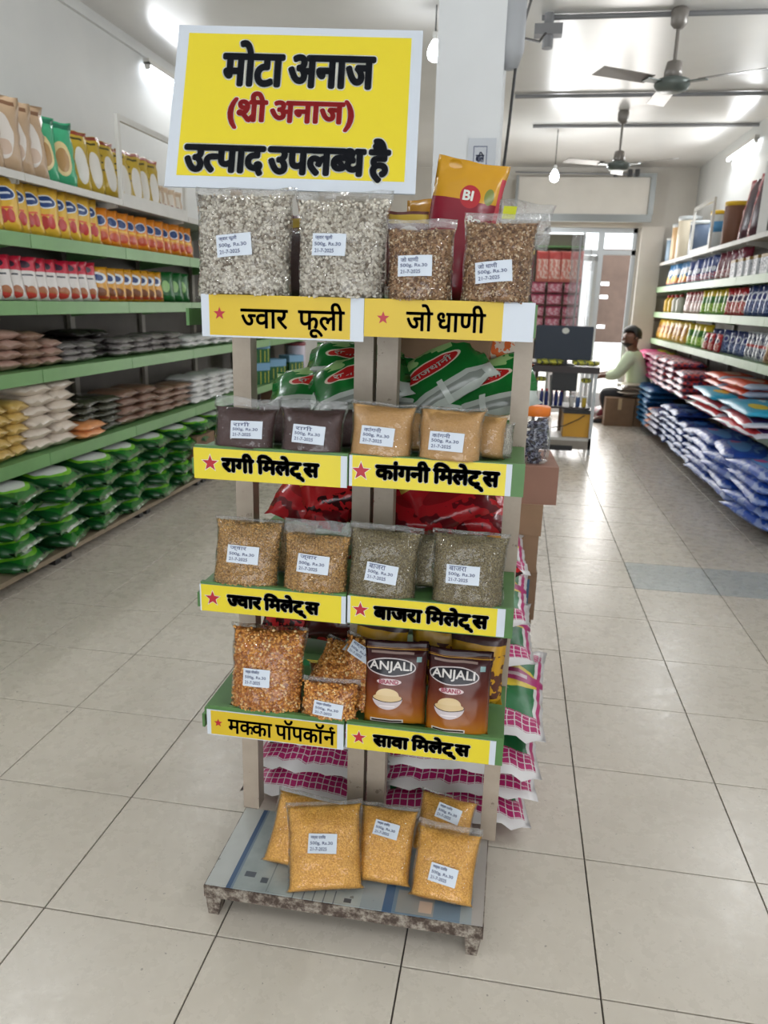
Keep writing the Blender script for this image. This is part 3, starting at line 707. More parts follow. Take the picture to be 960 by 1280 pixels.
# base: big green rice bags
yb_ = [solve_y(p, -1.52, .45) for p in (-40, 6, 48, 86, 118, 150, 184, 212, 240)]
YS = np.linspace(2.15, 6.6, 11)
for c, y in enumerate(YS):
    rows = 5 if c < 8 else 4
    for r in range(rows):
        o = obj('rice_bag', K_rice[0][RND.randrange(4)], None)
        rot = Matrix.Rotation(R(-90+RND.uniform(-5, 5)+12), 3, 'Z') @ Matrix.Rotation(R(-90-3), 3, 'X'); o.rotation_euler = rot.to_euler()
        o.location = (-2.03+RND.uniform(-.02, .03), y+RND.uniform(-.02, .02), .165+r*.097)
        tag(o, f'green rice bag {nth(r)} from the floor, {nth(c)} pile from the camera', 'rice bag', 'green rice bags on the left base')
def carton(name, x, y, z, w, d, h, lab, m=None, yaw=0, group=None, tape=True, flaps=False, mark=None):
    e = empty(name, (x, y, z), (0, 0, R(yaw))); tag(e, lab, 'carton', group)
    MB().box(-w/2, w/2, -d/2, d/2, 0, h).build('body', m or M_carton, e)
    if tape: MB().box(-.025, .025, -d/2-.0015, d/2+.0015, h*.6, h+.0015).build('tape', M_tape, e)
    for s in (-1, 1): MB().box(-w/2, w/2, -d/2-.001 if s < 0 else .0015, -.0015 if s < 0 else d/2+.001, h, h+.003).build('flap', m or M_carton, e)
    if mark:
        b = MB()
        for q in range(3): b.box(-w*.35, w*.05*q, -d/2-.0015, -d/2-.0005, h*(.35+.13*q), h*(.41+.13*q))
        b.build('printed_lines', mark, e)
    return e
y = solve_y(244, -1.6, .2); carton('cardboard_box', -1.70, y, .102, .42, .40, .36, 'brown cardboard box on the left base board beyond the rice bags', M_carton_d)
y2 = 8.8; carton('cardboard_box', -1.7, y2-.9, .102, .45, .5, .45, 'dull cardboard box at the far end of the left base board', M_carton_d)

# ================================================================== RIGHT SHELF GOODS
Gr = 'right shelf '
K_dpou = P_('dark_pouch', .34, .62, .12, (74, 34, 48), [('r', .12, .5, .12, .5, (186, 70, 80)), ('n', .12, .5, .1, .45, (226, 190, 190), 9), ('e', .6, .5, .2, .3, (54, 28, 44))], cr=.012)
K_blu = P_('sky_blue_packet', .2, .3, .08, (60, 130, 186), [('e', .5, .6, .3, .15, (226, 230, 234)), ('r', .5, .2, .5, .12, (226, 130, 60)), ('e', .4, .3, .2, .15, (240, 200, 70))])
K_bluw = P_('blue_white_packet', .18, .3, .07, (196, 206, 224), [('r', .5, .75, .5, .2, (52, 74, 140)), ('e', .5, .45, .34, .16, (60, 70, 130)), ('e', .5, .45, .22, .1, (220, 226, 236)), ('n', .5, .2, .4, .12, (180, 60, 90), 8)])
K_maroon = P_('maroon_white_packet', .17, .3, .07, (214, 206, 206), [('r', .5, .8, .5, .18, (120, 30, 56)), ('e', .5, .5, .3, .18, (110, 28, 50)), ('n', .5, .2, .4, .15, (170, 80, 90), 9)])
K_redp = P_('red_packet', .17, .27, .06, (196, 36, 44), [('e', .5, .6, .34, .15, (230, 220, 216)), ('e', .5, .6, .24, .1, (60, 30, 90)), ('n', .5, .25, .4, .18, (232, 190, 180), 7)])
K_lime = P_('lime_green_packet', .17, .27, .06, (112, 172, 44), [('r', .5, .86, .5, .14, (232, 200, 40)), ('e', .5, .55, .3, .16, (56, 120, 40)), ('n', .5, .25, .4, .18, (200, 226, 120), 7)])
K_pinkp = P_('pale_pink_packet', .17, .27, .06, (208, 160, 156), [('e', .5, .6, .34, .18, (140, 60, 66)), ('n', .5, .3, .4, .25, (226, 214, 208), 7), ('r', .5, .9, .5, .06, (190, 60, 70))])
K_bluep = P_('navy_blue_packet', .17, .28, .06, (42, 58, 118), [('e', .5, .62, .34, .16, (206, 214, 230)), ('n', .5, .3, .42, .2, (150, 166, 206), 8), ('e', .5, .62, .22, .1, (36, 50, 130))])
K_tanp = P_('tan_yellow_packet', .2, .3, .08, (220, 168, 60), [('e', .5, .5, .3, .22, (170, 104, 56)), ('e', .45, .45, .2, .14, (224, 180, 120)), ('r', .5, .9, .5, .06, (236, 200, 60))])
K_sil = P_('striped_silver_packet', .15, .25, .05, (196, 200, 206), [('n', .5, .5, .45, .45, (44, 52, 90), 6), ('r', .5, .5, .5, .05, (176, 60, 60))])
K_brp = P_('brown_cream_packet', .15, .25, .05, (190, 160, 120), [('n', .5, .5, .45, .45, (110, 70, 50), 7)])
row('R', ZR[0], (961, 916), K_dpou, 'dark_pouch', 'pouch', 'large dark maroon pouch with red edge high on the right top shelf, # from camera', Gr+'dark pouches', n=3, xoff=.18, yaw=24)
row('R', ZR[1], (828, 852), K_blu, 'sky_blue_packet', 'packet', 'sky blue packet on the second right shelf, # from the camera', Gr+'blue packets', n=5, xoff=.1, yaw=22)
row('R', ZR[1], (852, 886), K_bluw, 'blue_white_packet', 'packet', 'blue and white packet on the second right shelf, # from the camera', Gr+'blue-white packets', n=6, xoff=.1, yaw=22)
row('R', ZR[1], (887, 921), K_maroon, 'maroon_packet', 'packet', 'maroon and white packet on the second right shelf, # from the camera', Gr+'maroon packets', n=5, xoff=.1, yaw=22)
row('R', ZR[2], (848, 869), K_pinkp, 'pink_packet', 'packet', 'pale pink packet on the third right shelf, # from the camera', Gr+'pink packets', n=5, xoff=.1, yaw=22)
row('R', ZR[2], (869, 899), K_lime, 'lime_packet', 'packet', 'lime green packet with yellow top, # from the camera on the third right shelf', Gr+'lime packets', n=6, xoff=.1, yaw=22)
row('R', ZR[2], (899, 922), K_redp, 'red_packet', 'packet', 'red packet beside the blue ones on the third right shelf, # from the camera', Gr+'red packets', n=4, xoff=.1, yaw=22)
row('R', ZR[2], (922, 951), K_bluep, 'navy_packet', 'packet', 'navy and pale blue packet on the third right shelf, # from the camera', Gr+'navy packets', n=5, xoff=.1, yaw=22)
row('R', ZR[2], (951, 985), K_redp, 'red_packet', 'packet', 'red packet at the frame edge on the third right shelf, # from the camera', Gr+'edge red packets', n=3, xoff=.1, yaw=22)
row('R', ZR[3], (815, 850), K_tanp, 'tan_packet', 'packet', 'tan and yellow packet on the fourth right shelf, # from the camera', Gr+'tan packets', n=7, xoff=.1, yaw=22, sc=.95)
row('R', ZR[3], (850, 876), K_lime, 'lime_packet', 'packet', 'green and yellow packet on the fourth right shelf, # from the camera', Gr+'green-yellow packets', n=4, xoff=.1, yaw=22)
row('R', ZR[3], (868, 890), K_redp, 'red_packet', 'packet', 'red packet low on the fourth right shelf, # from the camera', Gr+'low red packets', n=3, xoff=.06, yaw=15, sc=.7)
row('R', ZR[3], (880, 922), K_bluep, 'navy_packet', 'packet', 'dark navy packet on the fourth right shelf, # from the camera', Gr+'dark navy packets', n=6, xoff=.12, yaw=22, sc=.85)
row('R', ZR[3], (920, 946), K_sil, 'striped_packet', 'packet', 'silver and navy striped packet on the fourth right shelf, # from the camera', Gr+'striped packets', n=5, xoff=.08, yaw=22)
row('R', ZR[3], (944, 985), K_brp, 'brown_cream_packet', 'packet', 'brown and cream packet at the right edge of the fourth shelf, # from the camera', Gr+'brown packets', n=5, xoff=.08, yaw=22)
# bottles at the far end of shelf 3
for i, y in enumerate(np.linspace(solve_y(830, 3.3, 1.7), solve_y(845, 3.3, 1.7), 4)):
    b = empty('squat_bottle', (3.36, y, ZR[2]+.006)); tag(b, f'{"white" if i > 1 else "yellow"} bottle at the far end of the third right shelf, {nth(3-i)} from the camera', 'bottle', 'bottles at the far end of the right shelf')
    MB().lathe([(.055, 0), (.06, .02), (.06, .16), (.03, .2), (.02, .21)]).build('body', mat('white_bottle', (220, 216, 206), .35) if i > 1 else mat('yellow_bottle', (222, 180, 50), .35), b, True)
    MB().lathe([(.024, .205), (.024, .24)]).build('cap', M_redink, b)
def tub(name, x, y, z, r, h, c1, c2, lab, cat, group=None, band=None):
    b = empty(name, (x, y, z)); tag(b, lab, cat, group)
    MB().lathe([(r*.92, 0), (r, .01), (r, h*.9), (r*.96, h*.92)]).build('body', c1, b, True)
    MB().lathe([(r*1.04, h*.9), (r*1.04, h*.99), (r*.98, h)]).build('lid', c2, b, True)
    if band: MB().lathe([(r*1.012, h*.45), (r*1.012, h*.72)]).build('label_band', band, b, True)
M_w1 = mat('milky_plastic', (196, 200, 200), .4); M_y1 = mat('yellow_plastic', (226, 184, 40), .4); M_b1 = mat('blue_band', (74, 138, 186), .4)
y = solve_y(897, 3.38, 2.4); tub('plastic_tub', 3.40, y, ZR[0]+.006, .13, .42, M_w1, M_y1, 'white tub with blue band and yellow lid on the right top shelf', 'tub', None, M_b1)
y = solve_y(911, 3.38, 2.4); tub('plastic_tub', 3.42, y, ZR[0]+.006, .12, .46, mat('brown_check', (120, 80, 60), .5), M_y1, 'brown tub with yellow lid on the right top shelf by the dark pouch', 'tub', None, None)
for i, px in enumerate((843, 849, 856)):
    y = solve_y(px, 3.4, 2.4); tub('plastic_tub', 3.42, y, ZR[0]+.006, .15, [.34, .5, .56][i], [mat('pale_blue_tub', (150, 176, 200), .4), mat('peach_tub', (226, 188, 140), .4), mat('cream_tub', (226, 214, 190), .4)][i], M_w1, ['small pale blue', 'peach coloured', 'tall cream'][i]+' tub at the far end of the right top shelf', 'tub', None)
y = solve_y(872, 3.4, 2.4); tub('plastic_tub', 3.44, y, ZR[0]+.006, .16, .42, mat('slate_tub', (86, 100, 122), .4), M_w1, 'slate blue tub behind the right white frame', 'tub', None)
for i, (px, c, h) in enumerate([(968, (214, 214, 212), .62), (982, (170, 170, 174), .4)]):
    y = solve_y(px, 3.35, 2.5); carton('white_box', 3.42, y, ZR[0]+.006, .3, .34, h, ['tall whitish box at the top right frame edge', 'grey box at the top right corner'][i], mat('box_white%d' % i, c, .6))
for i in range(5):
    y = solve_y([925, 934, 943, 953, 966][i], 3.33, 2.06); o = obj('white_box', uvbox('white_box', .24, .22, .17, printed('white_print_box', (214, 216, 220), [('n', .5, .5, .42, .36, (110, 116, 130), 9), ('r', .5, .92, .5, .08, (150, 120, 60))], .5, .02)), None, (3.37, y, ZR[1]+.006), (0, 0, R(-90+RND.uniform(-6, 6))))
    tag(o, f'white printed box at the near end of the second right shelf, {nth(4-i)} from the camera', 'box', 'white boxes on the right shelf')
# fifth shelf and base: bulk detergent bags lying flat
def big(name, base, lay, w=.3, h=.40, t=.085, cs=24):
    m = printed(name, base, lay, .2 if t < .084 and w < .34 else .36, .6, cs); return [Pouch(w, h, t, 9, 10, seed=s+len(name), crinkle=.011, flap=.015, sag=0, pinch=.05, ff=8).mesh(name, m) for s in (1, 5, 9)], (w, h, t)
B_pink = big('magenta_bag', (196, 50, 118), [('r', .5, .2, .5, .2, (226, 196, 50)), ('n', .5, .25, .5, .25, (96, 168, 60), 5)])
B_redb = big('red_navy_bag', (206, 70, 72), [('n', .5, .5, .5, .5, (44, 46, 92), 6), ('n', .5, .5, .4, .4, (224, 170, 180), 11), ('r', .5, .97, .5, .03, (190, 130, 150))])
B_org = big('orange_red_bag', (222, 78, 40), [('e', .5, .5, .28, .2, (236, 200, 180)), ('r', .04, .5, .08, .5, (196, 206, 226)), ('r', .96, .5, .05, .5, (190, 60, 60))])
B_cyan = big('cyan_bag', (40, 168, 208), [('e', .3, .7, .14, .14, (236, 206, 60)), ('n', .5, .3, .4, .2, (226, 240, 246), 5)], .4, .5, .08)
B_purp = big('purple_white_bag', (222, 220, 232), [('r', .5, .6, .4, .22, (96, 48, 128)), ('r', .5, .9, .4, .06, (220, 60, 66)), ('n', .5, .25, .4, .2, (96, 130, 196), 5)], .4, .5, .08)
B_blu = big('deep_blue_bag', (28, 62, 142), [('n', .5, .5, .45, .45, (24, 36, 84), 5), ('e', .5, .5, .3, .18, (60, 120, 196)), ('n', .5, .8, .4, .15, (84, 116, 180), 8), ('r', .5, .98, .5, .02, (70, 110, 176))])
B_teal = big('teal_blue_bag', (26, 92, 150), [('e', .5, .5, .3, .2, (40, 130, 190)), ('r', .5, .97, .5, .04, (60, 130, 180))])
B_navy = big('navy_white_bag', (112, 116, 156), [('n', .5, .5, .5, .5, (38, 40, 100), 5), ('e', .3, .5, .2, .16, (196, 70, 120)), ('r', .8, .5, .1, .5, (222, 140, 90))])
B_pale = big('pale_pink_bag', (206, 170, 164), [('n', .5, .5, .5, .5, (150, 110, 110), 7)])
B_cob = big('cobalt_bag', (40, 84, 178), [('e', .5, .6, .36, .2, (96, 160, 220)), ('e', .7, .62, .1, .1, (206, 80, 160)), ('n', .5, .2, .5, .2, (120, 160, 210), 6), ('n', .5, .9, .5, .1, (130, 150, 200), 9)], .34, .44, .10)
def st2(z, a, b, K, nm, col, where, rows, cols=1, xo=.06, **kw):
    lab = f'{col} bag, # up in {where}' + (', @ column' if cols > 1 else '')
    mes, (w, h, t) = K; stack('R', z, (a, b), K, nm, 'detergent bag', lab, f'{col} bags in the {where}', rows, cols, xoff=xo, **kw)
st2(ZR[4], 812, 832, B_pink, 'detergent_bag', 'magenta', 'far stack, lowest right green shelf', 5, 2, xo=.02)
st2(ZR[4], 833, 866, B_redb, 'detergent_bag', 'red and navy', 'red stacks, lowest right green shelf', 5, 3, xo=-.02)
st2(ZR[4], 866, 884, B_redb, 'detergent_bag', 'red-navy', 'nearer low red stack', 4, 1, xo=-.02)
st2(ZR[4], 885, 935, B_org, 'detergent_bag', 'orange-red', 'orange stack, lowest right green shelf', 5, 2, xo=.14, sc=.95)
st2(ZR[4], 894, 985, B_purp, 'detergent_bag', 'purple and white', 'front pile, lowest right green shelf', 2, 2, xo=.0)
st2(ZR[4]+.15, 894, 985, B_cyan, 'detergent_bag', 'cyan', 'top of the purple pile', 1, 2, xo=.02)
BZ = .10; ox = -.07
st2(BZ, 806, 818, B_pale, 'detergent_bag', 'pale pink', 'far end of the right base', 6, 1, xo=ox, gapz=.9)
st2(BZ, 816, 834, B_teal, 'detergent_bag', 'teal blue', 'far stacks on the right base', 7, 2, xo=ox, gapz=.85)
st2(BZ, 834, 850, B_navy, 'detergent_bag', 'navy and white', 'mid stack on the right base', 4, 1, xo=ox)
st2(BZ, 850, 872, B_blu, 'detergent_bag', 'deep blue', 'stacks mid right base', 6, 2, xo=ox+.03)
st2(BZ, 872, 896, B_blu, 'detergent_bag', 'dark blue', 'nearer stacks on the right base', 5, 2, xo=ox+.02)
st2(BZ, 896, 925, B_cob, 'detergent_bag', 'cobalt blue', 'stack beside the dark blue bags', 5, 1, xo=ox)
st2(BZ, 920, 1000, B_cob, 'detergent_bag', 'bright cobalt', 'nearest stacks on the right base', 5, 2, xo=ox+.01, yawj=9)

# ================================================================== DISPLAY RACK
RX0, RXC, RX1 = .437, .823, 1.222; RYF, RYP = .10, .40
ZS = [.625, .965, 1.307, 1.652]
rack = empty('display_rack', (.83, .42, 0)); tag(rack, 'cream post double-bay display rack with green shelves and yellow name strips', 'display rack')
def rk(mb, name, m, parent=None, **kw):
    v = [(a-.83, b-.42, c) for a, b, c in mb.v] if parent is None else mb.v
    mb.v = v; return mb.build(name, m, parent or rack, **kw)
ZT = [q-.012 for q in ZS]
for a, b in ((.437, .487), (.768, .818), (.828, .882), (1.176, 1.222)):
    rk(MB().box(a, b, RYP, RYP+.05, .10, 1.64), 'post', M_post)
for k, z in enumerate(ZS):
    for (a, b) in ((.444 if k < 3 else .474, .820), (.826, 1.218)):
        s_ = rk(MB().box(a, b, RYF+.012, .398, z-.032, z-.012), 'shelf', M_rackgreen); rk(MB().box(a, b, .452, .74, z-.02, z), 'rear_shelf', M_rackgreen)
        a_ = [.460, .452, .450, .484][k] if a < .8 else a
        for l_ in (MB().box(a_, b, RYF, RYF+.012, z-.072, z+(.003 if k < 3 else -.004)), MB().box(a, b, .74, .752, z-.08, z+.006)):
            l_.v = [(p[0]-.83, p[1]-.42, p[2]) for p in l_.v]; l_.build('shelf_lip', M_rackgreen, s_)
    for x in (.440, 1.214): rk(MB().box(x-.003, x+.004, RYF+.012, RYP, z-.07, z-.032), 'shelf_bracket', M_rackgreen)
# base platform: chipped painted frame on stub feet, covered with printed sheet
def sheet_mat():
    k = NT('printed_tin_sheet'); sp = k.n('ShaderNodeSeparateXYZ'); k.l(k.co(), sp.inputs[0]); X, Y = sp.outputs[0], sp.outputs[1]
    n1 = k.noise(7, 4, .6); col = k.ramp(n1, [(.3, lin((140, 150, 150))), (.7, lin((176, 184, 182)))])
    def r(x0, x1, y0, y1, c, f=1.):
        nonlocal col
        m = k.math('MULTIPLY', k.math('LESS_THAN', k.math('ABSOLUTE', k.math('SUBTRACT', X, (x0+x1)/2)), (x1-x0)/2), k.math('LESS_THAN', k.math('ABSOLUTE', k.math('SUBTRACT', Y, (y0+y1)/2)), (y1-y0)/2))
        col = k.mix(k.math('MULTIPLY', m, f), col, lin(c))
    r(.045, .40, -.5, .5, (150, 160, 164)); r(-.4, -.325, -.5, .5, (196, 196, 192), .7)
    r(-.325, -.312, -.5, .5, (72, 96, 128)); r(-.312, -.306, -.5, .5, (120, 136, 150))
    r(-.215, -.212, -.35, -.10, (110, 120, 122), .7); r(-.235, -.205, -.20, -.17, (96, 100, 104)); r(-.23, -.21, -.24, -.225, (90, 94, 98)); r(-.21, -.19, -.05, .0, (110, 110, 110), .6)
    r(-.29, -.26, -.305, -.285, (90, 96, 104)); r(-.24, -.22, -.32, -.30, (90, 96, 104))
    for q in range(5): r(-.14+q*.028, -.137+q*.028, -.36, -.31, (96, 104, 110))
    r(-.0, .02, -.345, -.33, (80, 84, 90))
    r(.105, .13, -.5, -.22, (70, 100, 134)); r(.13, .31, -.36, -.25, (110, 132, 150)); r(.14, .24, -.35, -.27, (150, 150, 146), .9); r(.2, .235, -.34, -.30, (196, 176, 160)); r(.34, .4, -.5, .5, (176, 166, 158), .8)
    n2 = k.noise(30, 3, .6); col = k.mix(k.math('MULTIPLY', k.math('GREATER_THAN', n2, .7), .6), col, lin((80, 72, 66)))
    k.l(col, k.p.inputs['Base Color']); k.p.inputs['Roughness'].default_value = .36; k.p.inputs['Metallic'].default_value = .1; k.bump(k.noise(5, 2, .5), .1, .01); return k.m
fr = MB(); fr.box(.443, 1.203, .062, .082, .062, .098); fr.box(.443, .463, .082, .46, .062, .098); fr.box(1.183, 1.203, .082, .46, .062, .098); fr.box(.463, 1.183, .082, .40, .085, .0975)
rk(fr, 'base_frame', M_rust)
rk(MB().box(.446, 1.200, .066, .398, .0982, .1005), 'base_sheet', sheet_mat())
for a, b in ((.445, .49), (1.155, 1.2)):
    for y in (.066, .35): rk(MB().quad8([(a+.006, y+.004, 0), (b-.01, y+.004, 0), (b-.01, y+.05, 0), (a+.006, y+.05, 0), (a, y, .064), (b, y, .064), (b, y+.055, .064), (a, y+.055, .064)]), 'foot', M_rust)
# name strips
def strip(x0, x1, z0, z1, key, tb, lab, bold=True, yel=(0, 1, 0, 1), starf=(.07, .5, .36), ym=None, tilt=0):
    """white-backed strip on the shelf lip; tb = box of the lettering in fractions of the strip"""
    W, H = x1-x0, z1-z0
    s = MB().box(0, W, -.0018, 0, 0, H).build('shelf_label', M_white, rack, False, (x0-.83, RYF-.42-.0005, z0), (0, R(tilt), 0))
    s['label'] = lab
    MB().box(yel[0]*W, yel[1]*W, -.0022, -.0018, yel[2]*H, yel[3]*H).build('yellow_field', ym or M_yellow, s)
    q = MB(); star(q, starf[0]*W, starf[1]*H, starf[2]*H, -.0027)
    if bold:
        h = MB(); star(h, starf[0]*W, starf[1]*H, starf[2]*H*1.16, -.0024); h.build('star_edge', M_halo, s)
    q.build('star', M_star, s)
    b = (tb[0]*W, tb[1]*W, tb[2]*H, tb[3]*H)
    if bold:
        lettering(TXT[key], b, .0038, 'lettering_edge', M_halo, s, -.0026, 12)
        lettering(TXT[key], b, .0021, 'lettering', M_ink, s, -.0030, 10)
    else:
        lettering(TXT[key], b, .0012, 'lettering', M_ink, s, -.0030, 6)
strip(.480, .850, 1.560, 1.652, 'jowar_phuli', (.25, .885, .06, .86), 'white-edged yellow strip lettered in Hindi with thin dark letters, upper left', False, (.05, .92, .04, 1), (.115, .55, .16), M_yellow2)
strip(.851, 1.213, 1.572, 1.652, 'jo_dhani', (.255, .72, .2, .88), 'yellow strip with long white right end, upper right', False, (.0, .82, .0, 1), (.115, .5, .18), M_yellow2)
strip(.448, .818, 1.230, 1.304, 'ragi', (.19, .82, .12, .86), 'yellow strip with bold Hindi letters under the dark brown pouches', True, (0, .96, 0, 1), (.11, .52, .27))
strip(.823, 1.190, 1.236, 1.308, 'kangni', (.17, .925, .1, .9), 'yellow strip with bold Hindi letters under the tan pouches', True, (.02, .965, 0, 1), (.075, .5, .3))
strip(.450, .820, .892, .962, 'jowar', (.195, .82, .08, .84), 'yellow strip with bold Hindi letters under the gold grain bags', True, (.01, .97, 0, 1), (.09, .5, .28))
strip(.824, 1.199, .896, .966, 'bajra', (.175, .895, .08, .86), 'yellow strip with bold Hindi letters under the olive grain bags', True, (.02, .95, 0, 1), (.085, .52, .28))
strip(.456, .819, .545, .617, 'makka', (.16, .94, .16, .92), 'amber strip with thin Hindi letters under the corn bags', False, (.03, .955, .03, .97), (.085, .5, .17), M_yellow2)
strip(.825, 1.200, .554, .620, 'sawa', (.19, .83, .06, .86), 'yellow strip with bold Hindi letters under the brown printed pouches', True, (.01, .96, 0, 1), (.09, .5, .28))

# big leaning sign on the top shelf
sg = empty('hindi_sign', (.648, .27, 2.063)); sg.rotation_euler = (R(-22.77), R(.47), R(6.9))
tag(sg, 'large white-bordered yellow sign board with three lines of Hindi on top of the rack', 'sign')
SW, SH = .563/2, .398/2
MB().box(-SW, SW, 0, .004, -SH, SH).build('board', M_white, sg)
MB().box(-SW*.91, SW*.91, -.0006, 0, -SH*.86, SH*.90).build('yellow_field', M_yellow, sg)
def sb(a, b, c, d): return (-SW+2*SW*a, -SW+2*SW*b, -SH+2*SH*(1-d), -SH+2*SH*(1-c))
for key, bx_, m in (('l1', sb(.20, .81, .10, .37), M_ink), ('l2', sb(.235, .735, .415, .635), M_redink), ('l3', sb(.075, .89, .685, .935), M_ink)):
    r1 = .0072 if key != 'l2' else .0052; r2 = r1*.58
    lettering(TXT[key], bx_, r1, 'lettering_edge', M_halo, sg, -.0010, 14)
    o_ = lettering(TXT[key], bx_, r2, 'lettering', m, sg, -.0014, 12)
    if key == 'l2': o_['label'] = 'red bracketed middle line'
MB().box(-.132, -.108, .0045, .018, -SH-.20, SH*.6).build('wooden_stay', M_post, sg)

# ================================================================== GRAIN BAGS ON THE RACK
def sticker(bag, parent, cx, cz, w, h, roll, lines, seed=0):
    """small white paper sticker bent over the bag with three handwritten lines"""
    rg = random.Random(seed); ca, sa = cos(R(roll)), sin(R(roll))
    def mp(x, z, off):
        X = cx + x*ca + z*sa; Z = cz - x*sa + z*ca; p = bag.on(X, Z); 
        q = bag.on(cx, cz); y = .55*p.y + .45*q.y     # stiff paper bridges the small dents
        y = min(y, p.y) ; return Vector((X, y-off-.002, Z))
    n, m = 8, 5; V = [mp((i/n-.5)*w, (j/m-.5)*h, 0) for j in range(m+1) for i in range(n+1)]
    V += [v + Vector((0, .0006, 0)) for v in V]; k = (n+1)*(m+1)
    F = [(j*(n+1)+i, j*(n+1)+i+1, (j+1)*(n+1)+i+1, (j+1)*(n+1)+i) for j in range(m) for i in range(n)]
    F += [tuple(q+k for q in f[::-1]) for f in F]
    o = MB().raw(V, F).build('paper_sticker', M_sticker, parent, True)
    rows = [(.19, .24), (-.10, .20), (-.36, .17)]
    for (zc, hh), (t, x0, x1) in zip(rows, lines):
        lettering([t] if isinstance(t, str) else t, ((-.5+x0)*w, (-.5+x1)*w, zc*h, (zc+hh)*h), .00028, 'handwriting', M_pen, o, 0, 4, lambda x, z: mp(x, z, .0006))
    return o
def grain_bag(name, loc, rot, w, h, t, core, label, cat, group, st=None, kern=None, fill=.88, seed=0, flapk=1., extra=None, foot=.0, lines=None):
    """a clear bag: the grain inside, the film round it with its crimped top seam, and a sticker"""
    e = empty(name, loc, rot); tag(e, label, cat, group)
    bag = Pouch(w, h, t*1.1, 24, 28, seed=seed, crinkle=.0055, flap=1-fill, sag=.25, pinch=.085, ff=2.8, bottom=.7)
    ins = Pouch(w*.95, h*fill*.985, t*1.0, 20, 22, seed=seed, crinkle=.003, flap=.0, sag=.25, pinch=.085, ff=2.8, bottom=.7)
    c = obj('grain_filling', ins.mesh('grain_filling', core), e, (0, 0, .002)); c['kind'] = 'stuff'
    if kern:
        n, size, m, sq, jag, sub = kern; rg = random.Random(seed); P = []
        while len(P) < n:
            u, v = rg.random(), rg.random(); 
            if rg.random() > .3+ins.g(v): continue
            p = ins.surf(u, v, -1 if rg.random() < .86 else 1); P.append((p.x, p.y+(-.15*size if p.y < 0 else 0), p.z+.002))
        kernels('grains', P, None, size, m, e, sq, seed, sub, jag)
    me = bag.mesh('clear_film', M_clear); me.materials.append(M_clear_flap)
    for p in me.polygons:
        if p.center.z > h*(fill+.02) or p.center.z < h*.012: p.material_index = 1
    obj('clear_film', me, e)
    if st: sticker(bag, e, *st, seed=seed, lines=lines)
    return e
def LN(name, code='25570', wt='500g, Rs.30'):
    return [(name, .08, .60), (wt, .07, .86), ('21-7-2025', .08, .66)]
M_core_jp = grain_base('popped_sorghum', (122, 112, 98), (216, 210, 198), 120)
M_k_jp = kernel_mat('popped_sorghum_flakes', [(0, lin((120, 106, 90))), (.2, lin((176, 166, 150))), (.5, lin((208, 202, 188))), (1, lin((230, 224, 212)))], .6)
M_core_ba = grain_base('puffed_barley', (96, 62, 38), (180, 140, 100), 150)
M_k_ba = kernel_mat('puffed_barley_kernels', [(0, lin((92, 60, 34))), (.35, lin((138, 100, 62))), (.7, lin((176, 142, 102))), (1, lin((226, 210, 180)))], .5)
M_core_jo = grain_base('sorghum', (130, 98, 58), (196, 162, 110), 250)
M_k_jo = kernel_mat('sorghum_grains', [(0, lin((140, 100, 48))), (.5, lin((184, 140, 76))), (1, lin((216, 176, 112)))], .45)
M_core_bj = grain_base('pearl_millet', (92, 82, 62), (158, 146, 112), 420)
M_k_bj = kernel_mat('pearl_millet_grains', [(0, lin((88, 76, 48))), (.5, lin((128, 112, 74))), (1, lin((160, 144, 100)))], .5)
M_core_co = grain_base('popcorn_maize', (140, 76, 24), (206, 130, 54), 120)
M_k_co = kernel_mat('maize_kernels', [(0, lin((168, 100, 34))), (.4, lin((204, 136, 56))), (.8, lin((222, 162, 84))), (1, lin((240, 214, 160)))], .3)
M_core_ra = grain_base('finger_millet', (56, 32, 30), (80, 48, 44), 700, .6, .3, .1)
M_core_ka = grain_base('foxtail_millet', (176, 134, 80), (204, 162, 104), 700, .5, .3, .1)
M_core_md = grain_base('maize_grits', (206, 144, 54), (244, 192, 96), 330, .5, .7, .05)
JP = (1500, .0046, M_k_jp, (1, .85, .6), .18, 1); BAk = (1300, .0036, M_k_ba, (1, .62, .5), .06, 1)
JOk = (2600, .0024, M_k_jo, (1, .9, .8), 0, 1); BJk = (3400, .0017, M_k_bj, (1, .8, .7), 0, 1); COk = (1500, .0046, M_k_co, (1, .85, .6), .03, 1)
def gb_(name, x, y, z, w, h, t, lean, roll, yaw, core, label, group, st, kern, seed, fill=.88, lines=None):
    k = 1.05 if z < 1.6 else 1.0; cx = x + (1.177-x)*.043
    return grain_bag(name, (cx, y-.042, z-.010), rotm(yaw, lean, roll), w*k, h*(1.09 if z < 1.6 else 1.03), t*1.1, core, label, 'grain bag', group, st, kern, fill, seed, lines=lines)
z = ZS[3]
gb_('popped_sorghum_bag', .542, .175, z, .232, .232, .085, 6, 0, 2, M_core_jp, 'clear bag of white popped sorghum below the left of the sign, sticker tilted up', None, (-.008, .108, .078, .047, -6), JP, 1, .94, LN('ज्वार फूली'))
gb_('popped_sorghum_bag', .776, .175, z, .215, .228, .085, 7, -1, -1, M_core_jp, 'clear bag of white popped sorghum, the right one, above where both strips meet', None, (-.018, .112, .074, .046, 2), JP, 2, .92, LN('ज्वार फूली'))
gb_('puffed_barley_bag', .957, .165, z, .152, .172, .06, 7, -1, 2, M_core_ba, 'smaller clear bag of brown puffed barley beside the popped sorghum, crumpled film top', None, (-.008, .074, .072, .043, -1), BAk, 3, .88, LN('जो धाणी'))
gb_('puffed_barley_bag', 1.125, .165, z, .160, .186, .065, 8, 1, -3, M_core_ba, 'clear bag of brown puffed barley at the right end of the top shelf', None, (-.004, .064, .076, .043, -7), BAk, 4, .9, LN('जो धाणी'))
